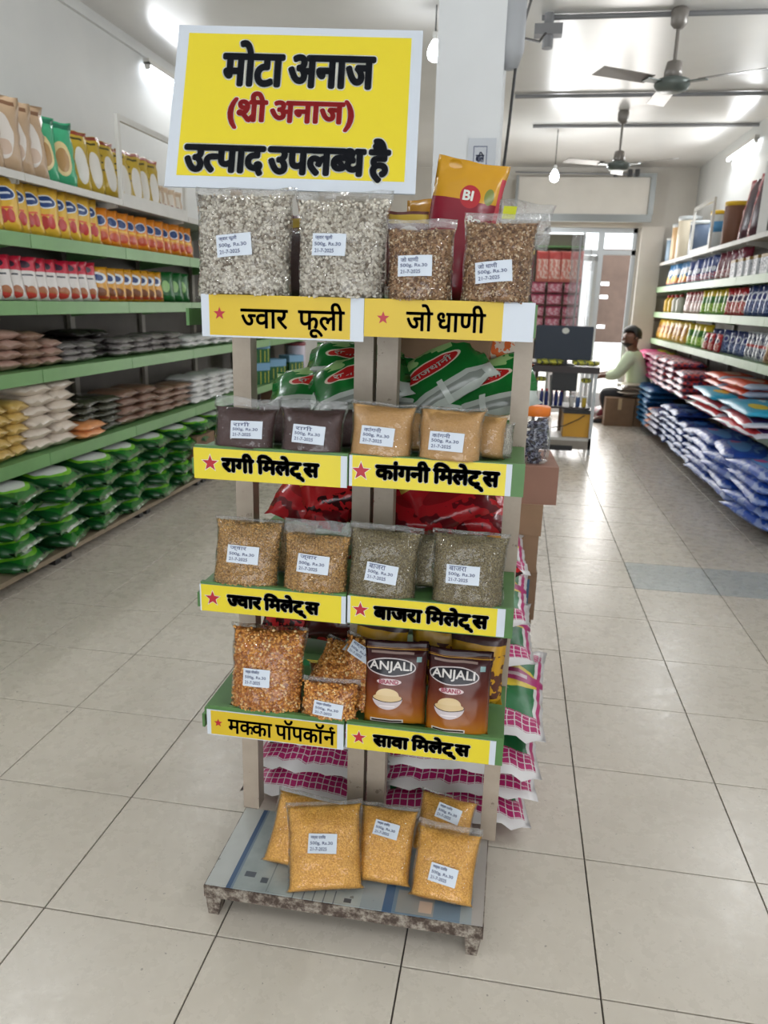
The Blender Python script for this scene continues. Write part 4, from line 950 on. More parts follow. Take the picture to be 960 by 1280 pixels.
z = ZS[2]
gb_('finger_millet_pouch', .535, .165, z, .150, .116, .05, 14, 2, 3, M_core_ra, 'dark brown flour pouch with sticker, left end of second shelf', None, (.012, .048, .074, .041, -3), None, 5, .80, LN('रागी'))
gb_('finger_millet_pouch', .706, .165, z, .152, .118, .05, 14, 0, 0, M_core_ra, 'dark brown flour pouch next to the centre post on the second shelf', None, (.0, .045, .076, .042, 3), None, 6, .82, LN('रागी'))
gb_('foxtail_millet_pouch', .876, .165, z, .148, .120, .05, 14, 2, 2, M_core_ka, 'tan millet pouch in front of the centre posts on the second shelf', None, (-.006, .05, .076, .042, 2), None, 7, .93, LN('कांगनी'))
gb_('foxtail_millet_pouch', 1.040, .160, z, .150, .118, .05, 14, 0, -6, M_core_ka, 'tan millet pouch further right with its crinkled side showing', None, (-.002, .047, .078, .042, 1), None, 8, .94, LN('कांगनी'))
z = ZS[1]
gb_('sorghum_bag', .532, .165, z, .168, .158, .055, 14, 2, 5, M_core_jo, 'golden sorghum bag at the left end of the third shelf, glinting film', None, (-.004, .082, .078, .043, 1), JOk, 9, .95, LN('ज्वार'))
gb_('sorghum_bag', .717, .165, z, .166, .164, .055, 13, 0, 0, M_core_jo, 'golden sorghum bag with a wide empty film top beside the centre post', None, (.0, .074, .078, .044, 3), JOk, 10, .80, LN('ज्वार'))
gb_('pearl_millet_bag', .888, .165, z, .172, .166, .055, 13, 2, 3, M_core_bj, 'olive grey pearl millet bag in front of the centre posts', None, (.0, .066, .076, .044, 5), BJk, 11, .92, LN('बाजरा'))
gb_('pearl_millet_bag', 1.102, .165, z, .176, .166, .055, 13, 0, -2, M_core_bj, 'olive grey pearl millet bag at the right end of the third shelf', None, (-.01, .078, .078, .044, 0), BJk, 12, .94, LN('बाजरा'))
z = ZS[0]
gb_('popcorn_maize_bag', .580, .175, z, .196, .205, .07, 12, 0, 3, M_core_co, 'large bag of orange popcorn kernels at the left of the lowest shelf', None, (-.018, .094, .070, .045, 0), COk, 13, .96, LN('मक्का पॉपकॉर्न'))
gb_('popcorn_maize_bag', .757, .170, z, .150, .095, .05, 14, -2, -2, M_core_co, 'small popcorn kernel bag standing in front, sticker low', None, (.004, .030, .076, .036, 6), (700,)+COk[1:], 14, .86, LN('मक्का पॉपकॉर्न'))
gb_('popcorn_maize_bag', .752, .215, z+.055, .150, .150, .055, 62, 4, -8, M_core_co, 'popcorn kernel bag lying tipped back behind the small one', None, (.03, .12, .076, .036, 4), (800,)+COk[1:], 15, .92, LN('मक्का'))
gb_('popcorn_maize_bag', .820, .225, z, .150, .175, .055, 20, 5, -14, M_core_co, 'popcorn kernel bag at the back beside the centre posts', None, (-.02, .15, .07, .034, 14), (800,)+COk[1:], 16, .95, LN('मक्का'))
gb_('popcorn_maize_bag', .752, .245, z, .150, .10, .07, 40, 0, 6, M_core_co, 'popcorn kernel bag hidden at the bottom of the small pile', None, None, None, 17, .95)
# second row, half hidden behind the front bags
def back_bag(name, x, y, z, w, h, core, lab, seed, yaw=0, lean=8):
    e = empty(name, (x, y, z-.010), rotm(yaw, lean, 0)); tag(e, lab, 'grain bag')
    obj('grain_filling', Pouch(w*.96, h*.92, .05, 12, 14, seed=seed, crinkle=.005, flap=.0, pinch=.08, bottom=.7).mesh('grain_filling', core), e, (0, 0, .002))['kind'] = 'stuff'
    obj('clear_film', Pouch(w, h, .056, 14, 16, seed=seed, crinkle=.007, flap=.06, pinch=.08, bottom=.7).mesh('clear_film', M_clear), e)
back_bag('popped_sorghum_bag', .66, .27, ZS[3], .17, .17, M_core_ra, 'dark bag in the gap between the two sorghum bags', 201)
back_bag('finger_millet_pouch', .625, .235, ZS[2], .14, .10, M_core_ra, 'dark pouch behind the gap between the two dark brown ones', 202)
back_bag('finger_millet_pouch', .80, .24, ZS[2], .12, .10, M_core_ra, 'dark pouch squeezed behind the centre of the second shelf', 203)
back_bag('foxtail_millet_pouch', .965, .235, ZS[2], .13, .10, M_core_ka, 'tan pouch behind the gap between the two tan ones', 204)
back_bag('foxtail_millet_pouch', 1.115, .215, ZS[2], .12, .105, M_core_ka, 'crumpled tan pouch behind the right tan one', 205, -20)
back_bag('sorghum_bag', .635, .245, ZS[1], .15, .14, M_core_jo, 'gold grain bag behind the gap between the two front ones', 206)
back_bag('pearl_millet_bag', .985, .225, ZS[1], .15, .145, M_core_bj, 'olive grain bag behind the left olive one', 207, -8)
back_bag('pearl_millet_bag', 1.07, .26, ZS[1], .15, .14, M_core_bj, 'olive grain bag behind the right olive one', 208, 6)
M_core_clear = grain_base('pale_rice', (150, 146, 136), (196, 190, 176), 300)
back_bag('rice_pouch', 1.14, .235, ZS[2], .10, .085, M_core_clear, 'pale clear pouch low at the right end of the second shelf', 209, -10)
# printed brown pouches
def anjali_mat():
    k = NT('brown_pouch_print'); sp = k.n('ShaderNodeSeparateXYZ'); k.l(k.co('UV'), sp.inputs[0]); U, V = sp.outputs[0], sp.outputs[1]
    col = k.ramp(V, [(0, lin((170, 110, 22))), (.22, lin((134, 72, 26))), (.5, lin((92, 40, 28))), (.85, lin((52, 20, 22))), (1, lin((36, 14, 18)))])
    def el(cx, cy, a, b, c, half=0):
        nonlocal col
        du = k.math('DIVIDE', k.math('SUBTRACT', U, cx), a); dv = k.math('DIVIDE', k.math('SUBTRACT', V, cy), b)
        m = k.math('LESS_THAN', k.math('ADD', k.math('MULTIPLY', du, du), k.math('MULTIPLY', dv, dv)), 1.)
        if half: m = k.math('MULTIPLY', m, k.math('LESS_THAN' if half < 0 else 'GREATER_THAN', V, cy))
        col = k.mix(m, col, lin(c))
    def re(cx, cy, a, b, c):
        nonlocal col
        m = k.math('MULTIPLY', k.math('LESS_THAN', k.math('ABSOLUTE', k.math('SUBTRACT', U, cx)), a), k.math('LESS_THAN', k.math('ABSOLUTE', k.math('SUBTRACT', V, cy)), b)); col = k.mix(m, col, lin(c))
    re(.5, .905, .5, .004, (176, 130, 40)); re(.5, .92, .5, .002, (150, 100, 40)); re(.44, .865, .34, .013, (140, 118, 110))
    el(.42, .70, .405, .108, (196, 186, 186)); el(.42, .70, .385, .095, (30, 28, 34)); 
    el(.40, .525, .20, .038, (212, 190, 190))
    el(.38, .33, .245, .135, (196, 184, 186), -1); el(.38, .33, .25, .05, (60, 44, 40)); el(.38, .335, .235, .045, (206, 178, 130)); el(.38, .36, .19, .085, (212, 186, 140), 1)
    re(.38, .235, .13, .006, (224, 214, 214)); re(.87, .80, .04, .03, (120, 150, 150)); re(.38, .06, .27, .022, (196, 188, 180)); re(.38, .06, .25, .01, (50, 40, 36))
    k.l(col, k.p.inputs['Base Color']); k.p.inputs['Roughness'].default_value = .22; k.p.inputs['Specular IOR Level'].default_value = .3; k.bump(k.noise(16, 2, .5), .35, .008); return k.m
M_anj = anjali_mat(); M_silver = mat('silver_lettering', (206, 200, 196), .35); M_maroon = mat('maroon_lettering', (150, 44, 72), .4)
def anjali(x, y, yaw, roll, lean, seed, label, w=.162, h=.212):
    e = empty('printed_flour_pouch', (x+(1.177-x)*.03, y-.035, ZS[0]-.010), rotm(yaw, lean, roll)); tag(e, label, 'flour pouch', None)
    b = Pouch(w, h, .05, 20, 24, seed=seed, crinkle=.0035, flap=.10, sag=.2, pinch=.05, ff=3, bottom=.8)
    body = obj('foil_body', b.mesh('foil_body', M_anj), e)
    f = lambda dx, dz: (lambda X, Z: b.on(X+dx, Z+dz, .0012))
    lettering('ANJALI', (-.066, .040, .135, .162), .0007, 'lettering', M_silver, body, 0, 6, lambda X, Z: b.on(X, Z + (X+.012)*.0, .0012))
    lettering('BRAND', (-.040, .008, .1065, .1165), .0005, 'lettering', M_maroon, body, 0, 5, lambda X, Z: b.on(X, Z, .0012))
anjali(.935, .175, 3, -1, 11, 21, 'brown printed pouch with bowl picture beside the popcorn bags')
anjali(1.097, .160, -3, -1, 12, 22, 'brown printed pouch with bowl picture at the right end of the lowest shelf')
K_bry = P_('yellow_brown_pouch', .15, .19, .05, (206, 154, 26), [('n', .5, .4, .5, .3, (90, 44, 30), 6), ('r', .5, .92, .5, .08, (60, 30, 30))])
for i, (x, y, yaw) in enumerate([(.875, .30, -8), (1.135, .27, -6), (1.03, .32, 3)]):
    o = obj('flour_pouch', K_bry[0][i], None, (x, y, ZS[0]+.004), rotm(yaw, 8, 0)); tag(o, ['brown and yellow pouch peeping out left of the two printed pouches', 'brown and yellow pouch peeping out right of the printed pouches', 'brown and yellow pouch hidden behind the two printed pouches'][i], 'flour pouch')
# bags leaning on the base platform
z = .1005
def mb_(x, y, zz, w, h, lean, roll, yaw, lab, st, seed, fill=.95):
    return grain_bag('maize_grits_bag', (x, y, zz), rotm(yaw, lean, roll), w*1.1, h*1.12, .055, M_core_md, lab, 'grain bag', None, st, None, fill, seed, lines=LN('मक्का दलिया'))
mb_(.776, .095, z+.010, .20, .205, 42, -5, 8, 'big golden maize grits bag lying in front on the base platform', (-.004, .115, .078, .050, 4), 31)
mb_(.668, .165, z+.006, .18, .18, 38, 8, 4, 'golden maize grits bag tucked behind the big one at its left', None, 32)
mb_(.918, .150, z+.010, .155, .185, 44, 0, 0, 'darker golden grits bag in the middle of the base platform', (.0, .135, .07, .04, 8), 33)
mb_(1.085, .115, z+.012, .165, .175, 40, 2, -2, 'golden grits bag in front at the right end of the base platform', (.0, .065, .074, .045, 6), 34, .9)
mb_(1.062, .245, z+.050, .155, .15, 46, 3, -6, 'golden grits bag propped behind the right front one', (.01, .11, .07, .042, 8), 35)

# ================================================================== GOODS BEHIND, ON THE RACK'S FAR SIDE
def flat(name, K, x, y, z, yaw, tilt, roll, lab, cat='packet', group=None, sc=1, face=0):
    """a packet lying on its back, its long side across; tilt raises the far edge"""
    o = obj(name, K[0][RND.randrange(len(K[0]))], None, (x, y, z))
    o.rotation_euler = (Matrix.Rotation(R(yaw), 3, 'Z') @ Matrix.Rotation(R(roll), 3, 'Y') @ Matrix.Rotation(R(-90+tilt), 3, 'X')).to_euler(); o.scale = (sc,)*3
    tag(o, lab, cat, group); return o
B_gr = big('green_red_oval_bag', (26, 110, 46), [('r', .5, .10, .5, .14, (190, 196, 190)), ('r', .5, .11, .4, .05, (140, 146, 140)), ('e', .5, .58, .32, .13, (230, 210, 190)), ('e', .5, .58, .29, .11, (190, 36, 38)), ('n', .5, .85, .5, .12, (150, 186, 120), 5), ('r', .5, .1, .03, .2, (206, 212, 206))], .30, .2, .07)
B_rd = big('red_foil_bag', (186, 30, 40), [('e', .5, .5, .3, .14, (150, 24, 34)), ('n', .5, .15, .5, .15, (110, 20, 30), 4), ('r', .5, .9, .5, .1, (216, 180, 80))], .26, .19, .06)
B_ry = big('red_yellow_bag', (196, 36, 42), [('r', .5, .72, .5, .22, (214, 150, 50)), ('e', .5, .45, .26, .1, (222, 206, 196)), ('e', .5, .45, .2, .07, (150, 24, 34)), ('n', .5, .1, .5, .1, (60, 16, 22), 9)], .28, .2, .07)
B_dk = big('dark_maroon_bag', (70, 24, 26), [('n', .5, .5, .5, .5, (84, 30, 28), 3), ('e', .4, .85, .3, .06, (170, 74, 40))], .32, .22, .08)
B_kh = big('dark_green_pack', (44, 58, 34), [('n', .5, .5, .45, .4, (150, 140, 60), 6)], .24, .2, .06)
B_sl = big('silver_black_bag', (44, 44, 48), [('n', .5, .5, .5, .5, (196, 200, 206), 4), ('r', .5, .9, .5, .08, (190, 40, 40))], .2, .18, .07)
B_or = big('orange_snack_bag', (222, 110, 60), [('n', .5, .5, .5, .5, (226, 206, 190), 5), ('e', .5, .6, .25, .15, (180, 40, 50))], .15, .12, .05)
def ovaltext(o, bag, txt='राजधानी'): pass
z = ZS[2]
MGR = 'green bags behind the second shelf'
def grbag(x, y, zz, yaw, tilt, roll, lab):
    o = flat('green_flour_bag', B_gr, x, y, zz, yaw, tilt, roll, lab, 'flour bag')
    # white lettering on the red oval
    lettering('राजधानी', (-.062, .062, .103, .125), .0006, 'lettering', M_halo, o, -.037, 5)
    return o
grbag(.635, .50, z+0.025, 3, 32, 0, 'green flour bag with red oval lying lowest behind the left pouches')
grbag(.70, .60, z+0.095, -4, 34, 4, 'green flour bag with red oval on top of the left one')
grbag(.78, .47, z+0.055, 6, 40, -18, 'green flour bag partly behind the centre post, tilted')
grbag(.93, .49, z+0.030, -4, 30, 2, 'green flour bag lying lowest just right of the centre posts')
grbag(.92, .55, z+0.100, -6, 36, 4, 'green flour bag stacked just right of the centre posts')
grbag(1.02, .50, z+0.080, 8, 44, -34, 'green flour bag tipped steeply up to the right')
grbag(1.12, .50, z+0.040, -4, 46, -20, 'green flour bag with white end near the right post')
for i, (x, y, zz, a, b) in enumerate([(1.10, .66, .03, 10, 30), (1.14, .62, .08, -20, 50), (1.12, .66, .13, 30, 40), (1.15, .64, .185, -10, 70), (1.10, .68, .20, 12, 40), (.86, .66, .19, 5, 20)]):
    flat('snack_bag', B_or, x, y, z+zz, a, b, 0, ['orange snack packet lowest beside the right post', 'orange snack packet second in the crumpled column by the right post', 'orange and blue-white snack packet midway up by the right post', 'red and white snack packet topmost by the right post', 'orange snack packet behind the topmost one', 'orange packet above the green bags right of the centre posts'][i], 'snack packet')
cb = carton('cardboard_box', .98, .68, z+.175, .26, .18, .14, 'tilted brown cardboard carton above the green bags', M_carton_d, -6); cb.rotation_euler = (R(-4), R(6), R(-6))
z = ZS[1]
flat('red_packet', B_ry, .74, .52, z+.10, 14, 48, -14, 'glossy red and yellow packet on top behind the gold grain bags')
flat('red_packet', B_rd, .60, .50, z+.05, -12, 40, 6, 'crumpled red packet at the left end behind the gold grain bags')
flat('red_packet', B_rd, .78, .56, z+.05, 4, 34, 0, 'red packet lying beneath the red and yellow one')
flat('dark_green_packet', B_kh, .66, .62, z+.17, 4, 54, 0, 'dark green packet with yellow print under the upper strip')
flat('yellow_snack_packet', B_ry, .73, .60, z+.19, 8, 46, 0, 'yellow-topped packet highest behind the left strip')
flat('maroon_bag', B_dk, .95, .56, z+.19, -4, 52, 2, 'large dark maroon bag behind the right strip')
flat('red_packet', B_rd, 1.06, .50, z+.08, 12, 50, -24, 'red packet with white stripe slanting up behind the olive bags')
flat('red_packet', B_rd, .92, .49, z+.045, -6, 38, 4, 'red packet lowest right of the centre posts')
flat('red_packet', B_rd, 1.08, .54, z+.045, 0, 36, 0, 'red packet lowest near the right post')
flat('green_snack_packet', B_gr, 1.10, .62, z+.19, 14, 64, -12, 'small green packet high near the right post', sc=.7)
for i in range(5): flat('snack_bag', B_ry, 1.135, .66, z+.03+i*.045, RND.uniform(-20, 20), 30, 0, f'red and yellow crinkled snack packet, {nth(i)} from the bottom by the right post', 'snack packet', 'crinkled snack packets', sc=.5)
z = ZS[0]
flat('red_packet', B_rd, .66, .54, z+.17, 6, 50, 6, 'red and green packet above the big popcorn bag')
flat('red_packet', B_rd, .64, .56, z+.06, 0, 34, 0, 'red packet lying behind the big popcorn bag')
flat('maroon_bag', B_dk, .75, .49, z+.04, 6, 66, 0, 'dark maroon bag standing behind the small popcorn pile')
flat('red_packet', B_ry, .60, .50, z+.03, -4, 60, 4, 'red and yellow packet propped behind the big popcorn bag')
flat('silver_packet', B_sl, .99, .50, z+.18, 10, 54, 6, 'silver and black packet above the printed brown pouches')
flat('silver_packet', B_sl, 1.08, .52, z+.17, -12, 50, -10, 'silver packet beside the red one above the right printed pouch')
flat('red_packet', B_ry, 1.13, .56, z+.19, 12, 64, -30, 'red packet slanting beside the right post on the lowest level')
flat('silver_packet', B_sl, .95, .55, z+.05, 0, 34, 0, 'silver and black packet lowest behind the printed pouches')
flat('silver_packet', B_sl, 1.10, .58, z+.10, 20, 34, 0, 'silver and black packet under the slanting red one')
# on the top shelf behind the front bags
M_big = printed('gold_maroon_print', (202, 148, 34), [('r', .5, .35, .5, .36, (132, 28, 46)), ('e', .55, .74, .15, .085, (176, 44, 52)), ('e', .82, .76, .07, .06, (120, 130, 60)), ('r', .97, .4, .03, .5, (196, 70, 80))], .22, .4, 18)
e = empty('gold_maroon_pouch', (1.005, .335, ZS[3]+.003), rotm(4, 6, 9)); tag(e, 'large gold and maroon foil pouch standing behind the barley bags', 'pouch')
bp = Pouch(.17, .32, .06, 16, 18, seed=41, crinkle=.005, flap=.05, sag=.3, pinch=.06, bottom=.8)
body = obj('foil_body', bp.mesh('foil_body', M_big), e)
lettering('BI', (-.008, .014, .226, .248), .0012, 'lettering', M_halo, body, 0, 6, lambda X, Z: bp.on(X, Z, .0015))
lettering('Bra', (.014, .044, .176, .192), .0007, 'lettering', M_halo, body, 0, 6, lambda X, Z: bp.on(X, Z, .0015))
o = obj('gold_pouch', Pouch(.15, .24, .06, 12, 14, seed=43, crinkle=.005, bottom=.8).mesh('gold_pouch', printed('gold_print', (196, 140, 36), [('r', .5, .15, .5, .15, (120, 30, 30))], .25)), None, (.965, .40, ZS[3]+.004), rotm(-14, 6, -3)); tag(o, 'golden foil pouch half hidden left of the maroon one', 'pouch')
K_ds = P_('brown_snack_pouch', .10, .17, .04, (96, 52, 50), [('e', .5, .6, .35, .2, (196, 190, 186)), ('r', .5, .9, .5, .06, (190, 160, 60))])
o = obj('snack_pouch', K_ds[0][0], None, (.91, .30, ZS[3]+.03), rotm(10, 4, 0)); tag(o, 'small brown and silver packet just right of the sign', 'snack packet')
for i in range(3):
    o = obj('dark_packet', K_ds[0][i], None, (.655+i*.02, .30+i*.05, ZS[3]+.004), rotm(20*i-10, 4, 0), (1, 1, 1.1)); tag(o, f'dark packet in the gap between the sorghum bags, {nth(i)} from the front', 'snack packet', 'dark packets in the gap')
K_cl = Pouch(.13, .11, .03, 14, 12, seed=51, crinkle=.008)
e = empty('clear_packet', (1.17, .30, ZS[3]+.12), rotm(-10, 20, 4)); tag(e, 'empty-looking clear packet with yellow-green print at the right end of the top', 'packet')
obj('clear_film', K_cl.mesh('clear_film', M_clear_flap), e); MB().box(-.05, -.02, -.018, -.016, .06, .09).build('yellow_print', mat('yellow_green_print', (196, 200, 40), .4), e)
o = obj('snack_pouch', K_ds[0][1], None, (1.16, .36, ZS[3]+.004), rotm(-10, 6, 0), (1, 1, .75)); tag(o, 'dark snack packet under the clear one at the right end', 'snack packet')

# ================================================================== SACKS, CARTONS AND JAR BEHIND THE RACK
M_sack = printed('green_pink_sack_print', (222, 218, 218), [('r', .5, .5, .43, .34, (24, 108, 58)), ('e', .62, .54, .36, .15, (224, 196, 60)), ('e', .62, .55, .40, .075, (176, 50, 116)), ('r', .62, .55, .26, .02, (232, 214, 220)), ('r', .5, .4, .2, .008, (120, 160, 120)), ('r', .5, .37, .25, .005, (120, 160, 120)), ('g', .5, .875, .47, .055, (178, 36, 104), 20, 32), ('g', .5, .115, .47, .055, (178, 36, 104), 20, 32), ('r', .965, .5, .012, .36, (190, 60, 120)), ('r', .035, .5, .012, .36, (190, 60, 120))], .35, .35, 20)
SK = [Pouch(.50, .62, .115, 16, 18, seed=s, crinkle=.011, flap=.045, foot=.045, sag=0, pinch=.05, ff=3.4, seamw=.02).mesh('grain_sack', M_sack) for s in (61, 62, 63, 64)]
def sack(x, y, z, yaw, tilt, lab, sx=1., sy=1., roll=0):
    o = obj('grain_sack', SK[RND.randrange(4)], None, (x, y, z), None, (sx, 1, sy))
    o.rotation_euler = (Matrix.Rotation(R(yaw), 3, 'Z') @ Matrix.Rotation(R(roll), 3, 'Y') @ Matrix.Rotation(R(-90+tilt), 3, 'X')).to_euler()
    tag(o, lab, 'sack'); return o
sd = [(1.085, .515, .062, 4), (1.10, .535, .150, 3), (1.105, .53, .235, 2), (1.11, .60, .335, -2), (1.08, .86, .455, 2), (1.05, .95, .57, 0), (1.045, 1.14, .68, 3)]
for i, (x, y, z, yw) in enumerate(sd):
    sack(x, y, z, yw, 2, f'green and pink printed grain sack right of the rack, {nth(i)} from the floor', sx=1.0, sy=.95 if i < 4 else .8)
for i in range(4):
    sack(.60+.015*(i % 2), .52+.02*i, .062+i*.09, -3+2*i, 2, f'green and pink printed grain sack behind the left bay, {nth(i)} from the floor', sx=.84 if i else .9, sy=.95)
for i in range(3):
    sack(.60, .86+.03*i, .44+i*.1, 0, 0, f'green and pink grain sack further back on the left pile, {nth(i)} up', sx=.84, sy=.7)
cy = 1.78
for i, (x, w, z0, h, m, lab) in enumerate([(1.17, .34, .0, .30, M_carton_d, 'lowest brown carton of the stack right of the rack'), (1.165, .34, .303, .22, M_carton_d, 'second carton of the stack with a blue printed side'), (1.17, .33, .526, .165, M_carton, 'third brown carton of the stack right of the rack'), (1.175, .35, .694, .135, M_carton, 'fourth brown carton below the jar carton'), (1.20, .37, .832, .16, M_carton2, 'top pinkish carton under the orange-lidded jar')]):
    c_ = carton('stacked_carton', x, cy+.05, z0, w, .4, h, lab, m, [-3, 2, 0, -2, 3][i], mark=mat('red_brown_print', (150, 96, 84), .8) if i == 4 else None)
    if i == 1: MB().box(-.05, .14, -.2025, -.2005, .03, .19).build('blue_print', mat('blue_carton_print', (60, 96, 130), .7), c_); MB().lathe([(.0, 0), (.05, 0), (.05, .002), (0, .002)], n=16).build('orange_disc', mat('orange_disc', (196, 130, 80), .7), c_, False, (.05, -.2035, .11), (R(90), 0, 0))
jar = empty('candy_jar', (1.285, 1.72, .9955)); tag(jar, 'clear jar of dark wrapped sweets with a ribbed orange lid on the cartons', 'jar')
MB().lathe([(.052, .002), (.066, .012), (.068, .10), (.066, .19), (.05, .21)], n=28).build('jar_wall', clear_mat('jar_plastic', .05, .05, .15, 8), jar, True)
lid = MB().lathe([(.058, .205), (.060, .207), (.060, .238), (.056, .243)], n=28).build('lid', mat('orange_lid', (226, 120, 34), .4), jar, True)
ws = printed('dark_candy_wrap', (34, 38, 74), [('n', .5, .5, .5, .5, (150, 156, 176), 4), ('e', .5, .5, .3, .2, (20, 20, 30))], .2)
cmesh = Pouch(.07, .03, .02, 5, 4, seed=71, crinkle=.003).mesh('wrapped_sweet', ws)
rg = random.Random(4)
for i in range(44):
    a = rg.uniform(0, 2*pi); r_ = .036*math.sqrt(rg.random()); o = obj('wrapped_sweet', cmesh, jar, (r_*cos(a), r_*sin(a), .02+.16*i/44), (rg.uniform(0, 6), rg.uniform(-.6, .6), rg.uniform(0, 6)), (.85, 1.0, 1.1))

# ================================================================== FAR COUNTER
ct = empty('billing_counter', (1.77, 7.6, 0)); tag(ct, 'dark-topped metal billing counter with open shelves at the far end', 'counter')
M_cdark = mat('counter_top', (66, 58, 60), .5)
MB().box(-.47, .36, -.25, .28, .93, 1.0).build('worktop', M_cdark, ct); MB().box(-.46, .34, -.22, .26, .16, .19).build('bottom_shelf', M_white_metal, ct)
MB().box(-.44, .30, -.2, .26, .52, .54).build('middle_shelf', M_cdark, ct); MB().box(-.46, .34, -.22, -.205, .06, .16).build('kick_panel', M_upright, ct)
MB().box(-.36, .14, -.225, -.22, .04, .10).build('dark_slot', M_black, ct)
for a, b in ((-.44, -.22), (.31, -.22), (-.44, .22), (.31, .22)): MB().box(a, a+.035, b, b+.035, 0, .93).build('leg', M_alu, ct)
mo = empty('monitor', (1.70, 7.55, 1.0)); tag(mo, 'large dark monitor seen from behind on the far counter', 'monitor')
MB().cbox(-.30, .34, -.02, .04, .06, .44, .01).build('screen_housing', mat('navy_black_plastic', (26, 40, 58), .4), mo)
lg = MB(); lg.lathe([(.036, 0), (.040, 0), (.040, .002), (.036, .002)], n=20); lg = lg.build('ring_logo', M_halo, mo, False, (.03, -.021, .385), (R(90), 0, 0)); lg.scale = (1, .8, 1)
lettering('DELL', (.006, .054, .375, .395), .0006, 'lettering', M_halo, mo, -.0225, 4)
MB().box(-.04, .08, .0, .05, .0, .10).build('stand_neck', M_black, mo); MB().box(-.12, .16, -.06, .10, 0, .012).build('stand_foot', M_black, mo)
my = printed('yellow_green_wrap', (190, 186, 60), [('n', .5, .5, .5, .5, (60, 74, 60), 5)], .4)
K_yg = [Pouch(.2, .14, .05, 8, 8, seed=81+i, crinkle=.008, ff=5).mesh('yellow_green_packet', my) for i in range(2)]
for i, (x, a) in enumerate([(1.53, 4), (1.62, -10), (1.93, 6), (2.03, -6)]):
    o = obj('counter_packet', K_yg[i % 2], None, (x, 7.40, 1.03), (R(-80), 0, R(a))); tag(o, ['yellow packet at the left on the far counter', 'yellow packet left of the monitor foot', 'green-yellow packet right of the monitor foot', 'greenish packet at the right end of the counter'][i], 'packet')
for i in range(5):
    b = empty('bottle', (1.52+i*.055, 7.5, .542)); tag(b, f'blue bottle with red cap under the far counter, {nth(i)} from the left', 'bottle', 'bottles under the counter')
    MB().lathe([(.02, 0), (.022, .01), (.022, .13), (.01, .17)], n=10).build('body', mat('blue_bottle', (34, 50, 116), .3) if i == 0 else bpy.data.materials['blue_bottle'], b, True); MB().lathe([(.012, .165), (.012, .19)], n=10).build('cap', M_redink, b)
for i, (x, c) in enumerate([(1.86, (210, 206, 200)), (1.93, (60, 84, 130)), (2.0, (200, 170, 60))]):
    tub('small_bottle', x, 7.46, .542, .025, .12, mat('small_bottle%d' % i, c, .4), M_white, ['white', 'blue', 'yellow'][i]+' small bottle under the far counter', 'bottle')
tr = empty('yellow_crate', (1.95, 7.62, .192)); tag(tr, 'yellow box with a black lid on the counter bottom shelf', 'box')
MB().box(-.16, .15, -.16, .16, 0, .27).build('body', mat('ochre_box', (216, 160, 52), .5), tr); MB().box(-.17, .16, -.17, .17, .27, .315).build('lid', M_black, tr)
o = MB().box(1.62, 1.90, 7.42, 7.6, .72, .925).build('printer_tray', M_black); tag(o, 'black box hanging under the counter top', 'tray')
o = MB().tube([(1.60, 7.36, .9), (1.62, 7.33, .6), (1.60, 7.36, .4), (1.63, 7.40, .2)], .012).build('cable', M_steel); tag(o, 'grey cables hanging down under the far counter', 'cable')
o = MB().tube([(1.66, 7.44, .29), (1.8, 7.43, .32), (1.95, 7.43, .40), (2.02, 7.43, .45)], .006).build('cable', M_black); tag(o, 'black cable across the yellow box', 'cable')
for i, (x, z_) in enumerate([(1.50, .86), (2.00, .86)]):
    o = obj('paper_bundle', K_yg[0], None, (x, 7.42, z_-.02), (R(-80), 0, 0), (.6, 1, .6)); tag(o, ['folded packet hanging left under the counter top', 'folded packet hanging right under the counter top'][i], 'packet')
# packet stand left of the door
ps = empty('packet_stand', (1.62, 8.3, 0)); tag(ps, 'tall stand of pink packets left of the far glass door', 'stand')
for a in (-.30, .28): MB().tube([(a, 0, 0), (a, 0, 2.5)], .014).build('pole', M_alu, ps)
for z_ in (1.25, 1.52, 1.92, 2.35): MB().box(-.30, .28, -.02, .22, z_-.02, z_).build('shelf', M_green, ps)
MB().box(-.31, .29, .22, .23, 1.0, 2.5).build('back_panel', M_backp2, ps)
K_pk = P_('pink_red_packet', .2, .15, .06, (196, 106, 124), [('n', .5, .5, .5, .4, (214, 170, 178), 5), ('r', .5, .9, .5, .08, (166, 70, 96))])
K_rp = P_('red_hanging_packet', .17, .30, .05, (216, 130, 116), [('n', .5, .5, .4, .4, (230, 196, 180), 6), ('r', .5, .85, .5, .12, (204, 84, 80))])
n_ = 0
for zz in (1.25, 1.39, 1.52, 1.66, 1.80):
    for xx in (1.40, 1.60, 1.80):
        o = obj('pink_packet', K_pk[0][n_ % 3], None, (xx, 8.24, zz+.004), rotm(RND.uniform(-8, 8), 5, 0), (.95, 1, .85)); tag(o, f'pink packet on the far stand, {nth(n_//3)} row up, {nth(n_ % 3)} from the left', 'packet', 'pink packets on the far stand'); n_ += 1
for i, xx in enumerate((1.44, 1.58, 1.72, 1.82)):
    o = obj('red_packet', K_rp[0][i % 3], None, (xx, 8.22, 1.93), rotm(RND.uniform(-8, 8), 6, 0), (1, 1, 1.2)); tag(o, f'upright red packet on the top of the far stand, {nth(i)} from the left', 'packet', 'red packets on the far stand')
jt = empty('side_table', (1.62, 8.0, 0)); tag(jt, 'narrow stand behind the monitor carrying small red jars', 'stand')
MB().box(-.2, .2, -.08, .08, 1.30, 1.32).build('top', M_backp2, jt); MB().box(-.18, -.14, -.04, .04, 0, 1.30).build('leg', M_backp2, jt); MB().box(.14, .18, -.04, .04, 0, 1.30).build('leg', M_backp2, jt)
